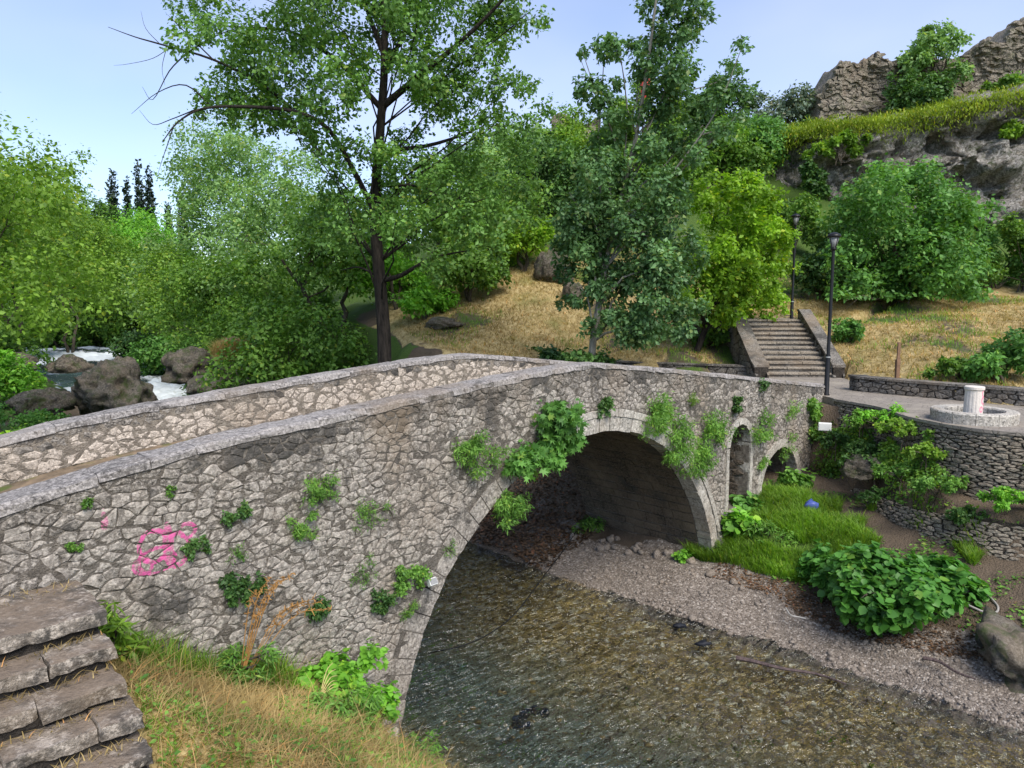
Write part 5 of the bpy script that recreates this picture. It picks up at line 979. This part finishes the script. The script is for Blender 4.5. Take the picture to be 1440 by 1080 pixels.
# arching dry stalks, cut stalks
def stalks(name, label, base, tips, r, m, mh, g, heads=True):
    o = root(name, tuple(base), label, 'stalks'); mb = MB(); hb = MB()
    for t in tips:
        a = np.zeros(3); b_ = np.array(t) - base; md = b_ * .55 + np.array([0, 0, .22 * np.linalg.norm(b_)]); P = curve([a, md, b_], 6); MB().tube(P, np.linspace(r, r * .5, len(P)), 4, False).obj('stalk', m, o)
        if heads:
            for q in P[5:]:
                for _ in range(7): e = q + g.normal(0, .022, 3); hb.tube([q, e], [.006, .003], 3, False)
    if heads: hb.obj('seed_heads', mh, o, kind='stuff')
g = np.random.default_rng(970)
def wp(u, v, w): s, z = face(u, v, -w); q = sw(s, w); return np.array([q[0], q[1], z])
b0 = on_ground(np.array([1.75]), np.array([.35]))[0]
stalks('dry_stalks', 'arching rust brown dry stalks leaning against the bridge wall', b0, [wp(u, v, .2 + .15 * g.random()) for u, v in [(412, 806), (400, 812), (390, 818), (380, 812), (465, 856), (450, 846), (440, 842), (425, 848), (360, 830), (375, 850)]], .006, M_RUST, M_RUST, g)
b0 = on_ground(np.array([2.35]), np.array([.9]))[0] + [0, 0, .1]
stalks('cut_reeds', 'bundle of pale straw reeds lying on the bright bush', b0, [wp(468 + 4 * i, 932 + 9 * i, .75) for i in range(6)], .006, M_STALK, M_STALK, g, False)
b0 = on_ground(np.array([2.7]), np.array([1.35]))[0] + [0, 0, .08]
stalks('cut_reeds', 'pale straw reeds lying low near the picture bottom', b0, [wp(500 + 9 * i, 1035 + 7 * i, 1.2) for i in range(6)], .006, M_STALK, M_STALK, g, False)

# ------------------------------------------------------------------ street furniture and small things
def lamp(label, base, h_):
    o = root('street_lamp', tuple(base), label, 'street lamp', 'street lamps'); 
    MB().lathe([(0, 0), (.085, 0), (.085, .02), (.065, .05), (.062, 1.05), (.045, 1.1), (.04, h_ - .5), (.04, h_ - .46), (0, h_ - .46)], 16).obj('pole', M_BLACK, o, True)
    MB().lathe([(.0655, 1.0), (.0655, 1.03)], 16).obj('steel_band', M_RING, o)
    MB().lathe([(0, h_ - .47), (.055, h_ - .47), (.075, h_ - .43), (.07, h_ - .4), (0, h_ - .4)], 16).obj('lantern_base', M_BLACK, o, True)
    MB().lathe([(0, h_ - .4), (.06, h_ - .4), (.125, h_ - .13), (0, h_ - .13)], 16).obj('lantern_glass', M_GLASS, o, True)
    for i in range(4):
        a = i * math.pi / 2 + .4; MB().tube([(.068 * math.cos(a), .068 * math.sin(a), h_ - .42), (.135 * math.cos(a), .135 * math.sin(a), h_ - .12)], .009, 5).obj('lantern_bar', M_BLACK, o)
    MB().lathe([(0, h_ - .135), (.165, h_ - .13), (.175, h_ - .105), (.15, h_ - .06), (.07, h_ - .015), (0, h_)], 20).obj('lantern_cap', M_BLACK, o, True)
lamp('near black lamp post standing at the end of the bridge parapet', (8.33, 18.7, PZ), 4.25)
pb = aty(1113, 446, 27.3); lamp('far black lamp post on the slope above the garden steps', (pb[0], pb[1], h1(pb[0], pb[1])), 4.3)
fb = (9.6, 14.62, PZ); fo_ = root('round_fountain', fb, 'round stone basin on the plaza with a dry rim', 'fountain')
for i in range(12):
    a0, a1 = i * math.pi / 6 + .006, (i + 1) * math.pi / 6 - .006; V = []
    for a in np.linspace(a0, a1, 4):
        for r_, z in ((.54, -.02), (.78, -.02), (.79, .2), (.77, .23), (.56, .23), (.54, .2)): V.append((r_ * math.cos(a), r_ * math.sin(a), z))
    Fc = [(q * 6 + j, q * 6 + (j + 1) % 6, q * 6 + 6 + (j + 1) % 6, q * 6 + 6 + j) for q in range(3) for j in range(6)] + [tuple(range(6))[::-1], tuple(range(18, 24))]; obj('rim_stone', V, Fc, M_VOUS, fo_)
MB().lathe([(0, .1), (.55, .1)], 24).obj('basin_floor', M_MORTD, fo_)
k = NT('column_stone'); geo = k.new('ShaderNodeTexCoord'); sp = k.new('ShaderNodeSeparateXYZ'); k.l.new(geo.outputs['Object'], sp.inputs[0]); cc = k.mix(k.noise(7, 6, .7), (.5, .45, .4), (.74, .69, .63)); m = None
for x, z, rx, rz, t in ((.12, .47, .05, .06, .25), (.12, .33, .055, .07, .3), (.16, .2, .045, .06, .3), (.06, .15, .03, .05, .35)):
    a = k.math('DIVIDE', k.math('SUBTRACT', sp.outputs[0], x), rx); b_ = k.math('DIVIDE', k.math('SUBTRACT', sp.outputs[2], z), rz); q = k.math('LESS_THAN', k.math('ABSOLUTE', k.math('SUBTRACT', k.math('SQRT', k.math('ADD', k.math('MULTIPLY', a, a), k.math('MULTIPLY', b_, b_))), 1)), t); m = q if m is None else k.math('MAXIMUM', m, q)
m = k.math('MULTIPLY', m, k.math('LESS_THAN', sp.outputs[1], 0)); k.bump(k.noise(20, 5), .5, .02); M_COL = k.base(k.mix(k.math('MULTIPLY', m, .75), cc, (.75, .16, .28)), .85)
co = root('stone_column', (9.5, 14.5, PZ + .12), 'short white fluted stone column with pink scribble standing in the basin', 'column'); V = []; n = 48
for r_, z in ((.155, 0), (.185, .03), (.175, .08), (.165, .52), (.165, .54)):
    for i in range(n): rr = r_ * (1 - (.03 if (i % 3 == 0 and .05 < z < .53) else 0)); a = 2 * math.pi * i / n; V.append((rr * math.cos(a), rr * math.sin(a), z))
obj('shaft', V, [(j * n + i, j * n + (i + 1) % n, (j + 1) * n + (i + 1) % n, (j + 1) * n + i) for j in range(4) for i in range(n)], M_COL, co)
MB().lathe([(0, .54), (.175, .54), (.183, .552), (.183, .6), (.17, .612), (0, .617)], 32).obj('top_slab', M_COL, co)
q = aty(1262, 521, 19.6); wpst = root('wooden_post', (q[0], q[1], h1(q[0], q[1]) - .1), 'weathered brown wooden post standing in the straw behind the low wall', 'post'); MB().box(-.05, .05, -.05, .05, 0, .82, .008).obj('lower_post', M_WOOD, wpst, bevel=.008); MB().box(-.04, .03, -.045, .02, .8, 1.3, .008).obj('upper_post', M_WOOD, wpst, bevel=.008)
def flood(u, v, lb, m, sz=.13, off=-.12):
    s, z = face(u, v, off); q = sw(s, -off); o = root('floodlight', (q[0], q[1], z), lb, 'floodlight', 'small floodlights', ROTZ); o.rotation_euler = (0, 0, ROTZ)
    bx_ = MB().box(-sz / 2, sz / 2, -.05, .02, -sz * .38, sz * .38).obj('housing', m, o, bevel=.008); bx_.rotation_euler = (math.radians(-35), 0, 0); MB().box(-sz * .42, sz * .42, -.056, -.051, -sz * .3, sz * .3).obj('lens', M_GLASS, bx_)
    MB().tube([(0, .01, -.02), (0, .05, -.09), (0, .13, -.1)], .012, 6).obj('bracket', M_BLACK, o)
flood(607, 819, 'small white floodlight fixed to the arch edge above the water', M_WHITE); flood(812, 593, 'small black floodlight on the wall left of the arch crown', M_BLACK, .16)
q = aty(1160, 600, 17.55); wb = root('electric_box', (q[0], q[1], q[2] - .1), 'white electric box on the wall at the end of the bridge', 'electric box', rotz=-.42); MB().box(-.03, .03, .05, .4, .06, .12).obj('bracket', M_RING, wb); MB().box(-.15, .15, -.08, .05, 0, .2).obj('housing', M_WHITE, wb, bevel=.01); MB().box(-.13, .13, -.09, -.081, .02, .18).obj('lid', M_WHITE, wb)
P = curve([tuple(p) for p in [atz(832, 700, .9), atz(826, 722, .62), atz(795, 770, .42), atz(765, 810, .3), atz(725, 862, .16), atz(690, 890, .06), atz(650, 908, .0), atz(600, 919, -.03)]], 8); mb = MB(); mb.tube(P, .011, 7); mb.obj('black_cable', M_CABLE, label='black cable hanging from the far bank into the river under the bridge', category='cable')
P = curve([tuple(p) for p in [atz(1330, 838, 1.0), atz(1375, 830, .95), atz(1400, 848, .85), atz(1402, 860, .8), atz(1385, 861, .8), atz(1345, 843, .9)]], 8); mb = MB(); mb.tube(P, .018, 7); mb.obj('grey_hose', M_HOSE, label='grey loop of hose on the bank at the right edge', category='hose')
def crumple(name, label, p, sz, m, seed, cat):
    V, Fc = IC2; g = np.random.default_rng(seed); W = V * (1 + g.normal(0, .25, (len(V), 1))) * np.array(sz); o = obj(name, W, Fc, m, None, False, label=label, category=cat); o.location = p
p = atz(1094, 700, 1.5); p[2] = h1(p[0], p[1]) + .05; crumple('plastic_bag', 'crumpled white plastic bag lying before the small arch', p, (.16, .12, .07), M_WHITE, 1, 'litter')
p = atz(1141, 711, 1.5); p[2] = h1(p[0], p[1]) + .2; crumple('plastic_bag', 'crumpled blue plastic litter in the bank grass', p, (.14, .12, .12), M_BLUE, 2, 'litter')
p = atz(990, 905, .02); crumple('river_debris', 'black snagged debris sticking out of the water near the gravel', p, (.13, .06, .05), M_TYRE, 3, 'debris')
p = atz(955, 880, .02); crumple('river_debris', 'small dark lump at the water line beside the gravel', p, (.13, .05, .04), M_TYRE, 4, 'debris')
ty = atz(748, 1003, -.02); V = []; n = 22
for i in range(n):
    a = .4 + 4.2 * i / (n - 1); rr = .055 * (.6 + .8 * math.sin(math.pi * i / (n - 1)))
    V.append((ty[0] + .24 * math.cos(a), ty[1] + .2 * math.sin(a), -.13 + .05 * math.sin(a * 1.7)))
mb = MB(); mb.tube(V, [.03 + .05 * abs(math.sin(i * .9 + .5)) for i in range(n)], 8); mb.obj('sunken_tyre', M_TYRE, label='dark curved piece of tyre lying just under the water', category='tyre')
P = curve([tuple(atz(u, v, .03)) for u, v in [(1035, 925), (1060, 930), (1100, 940), (1150, 948), (1190, 962)]], 5); mb = MB(); mb.tube(P, np.linspace(.04, .012, len(P)), 6); mb.obj('drift_branch', M_TWIG, label='grey branch lying in the shallow water by the gravel bar', category='branch')
P = curve([tuple(atz(u, v, .34)) for u, v in [(1105, 855), (1112, 865), (1125, 868), (1133, 870)]], 5); mb = MB(); mb.tube(P, .014, 6); mb.obj('drift_branch', M_POLE, label='short pale stick on the gravel below the broad leaved bush', category='branch')
P = curve([tuple(atz(u, v, .38)) for u, v in [(1298, 925), (1320, 930), (1345, 945), (1372, 955)]], 5); mb = MB(); mb.tube(P, np.linspace(.03, .012, len(P)), 6); mb.obj('drift_branch', M_TWIG, label='brown branch along the gravel edge at the lower right', category='branch')
fp = aty(893, 215, 46); fl = root('flag_pole', (fp[0], fp[1], h1(fp[0], fp[1])), 'leaning pole with a furled faded red flag seen through the slim poplar', 'flag'); bz = np.array(fl.location); t1 = aty(893, 212, 46) - bz; t2 = aty(912, 98, 46) - bz
MB().tube([(0, 0, -.2), tuple(t1), tuple(t2)], [.07, .06, .03], 8).obj('pole', M_POLE, fl)
m0 = aty(907, 137, 45.9) - bz; m1 = aty(909, 110, 45.9) - bz; V = []
for j in range(8):
    for i in range(6):
        t = j / 7; wv_ = .16 * math.sin(i * 2.1 + j * .4); x = m0 * (1 - t) + m1 * t; V.append((x[0] - .1 + (i / 5 - .4) * .75 * (.35 + .65 * t), x[1] + wv_, x[2]))
obj('flag', np.array(V), gridf(8, 6), M_RED, fl)
for o in list(bpy.data.objects):
    if o.type == 'EMPTY' and not o.children: bpy.data.objects.remove(o)
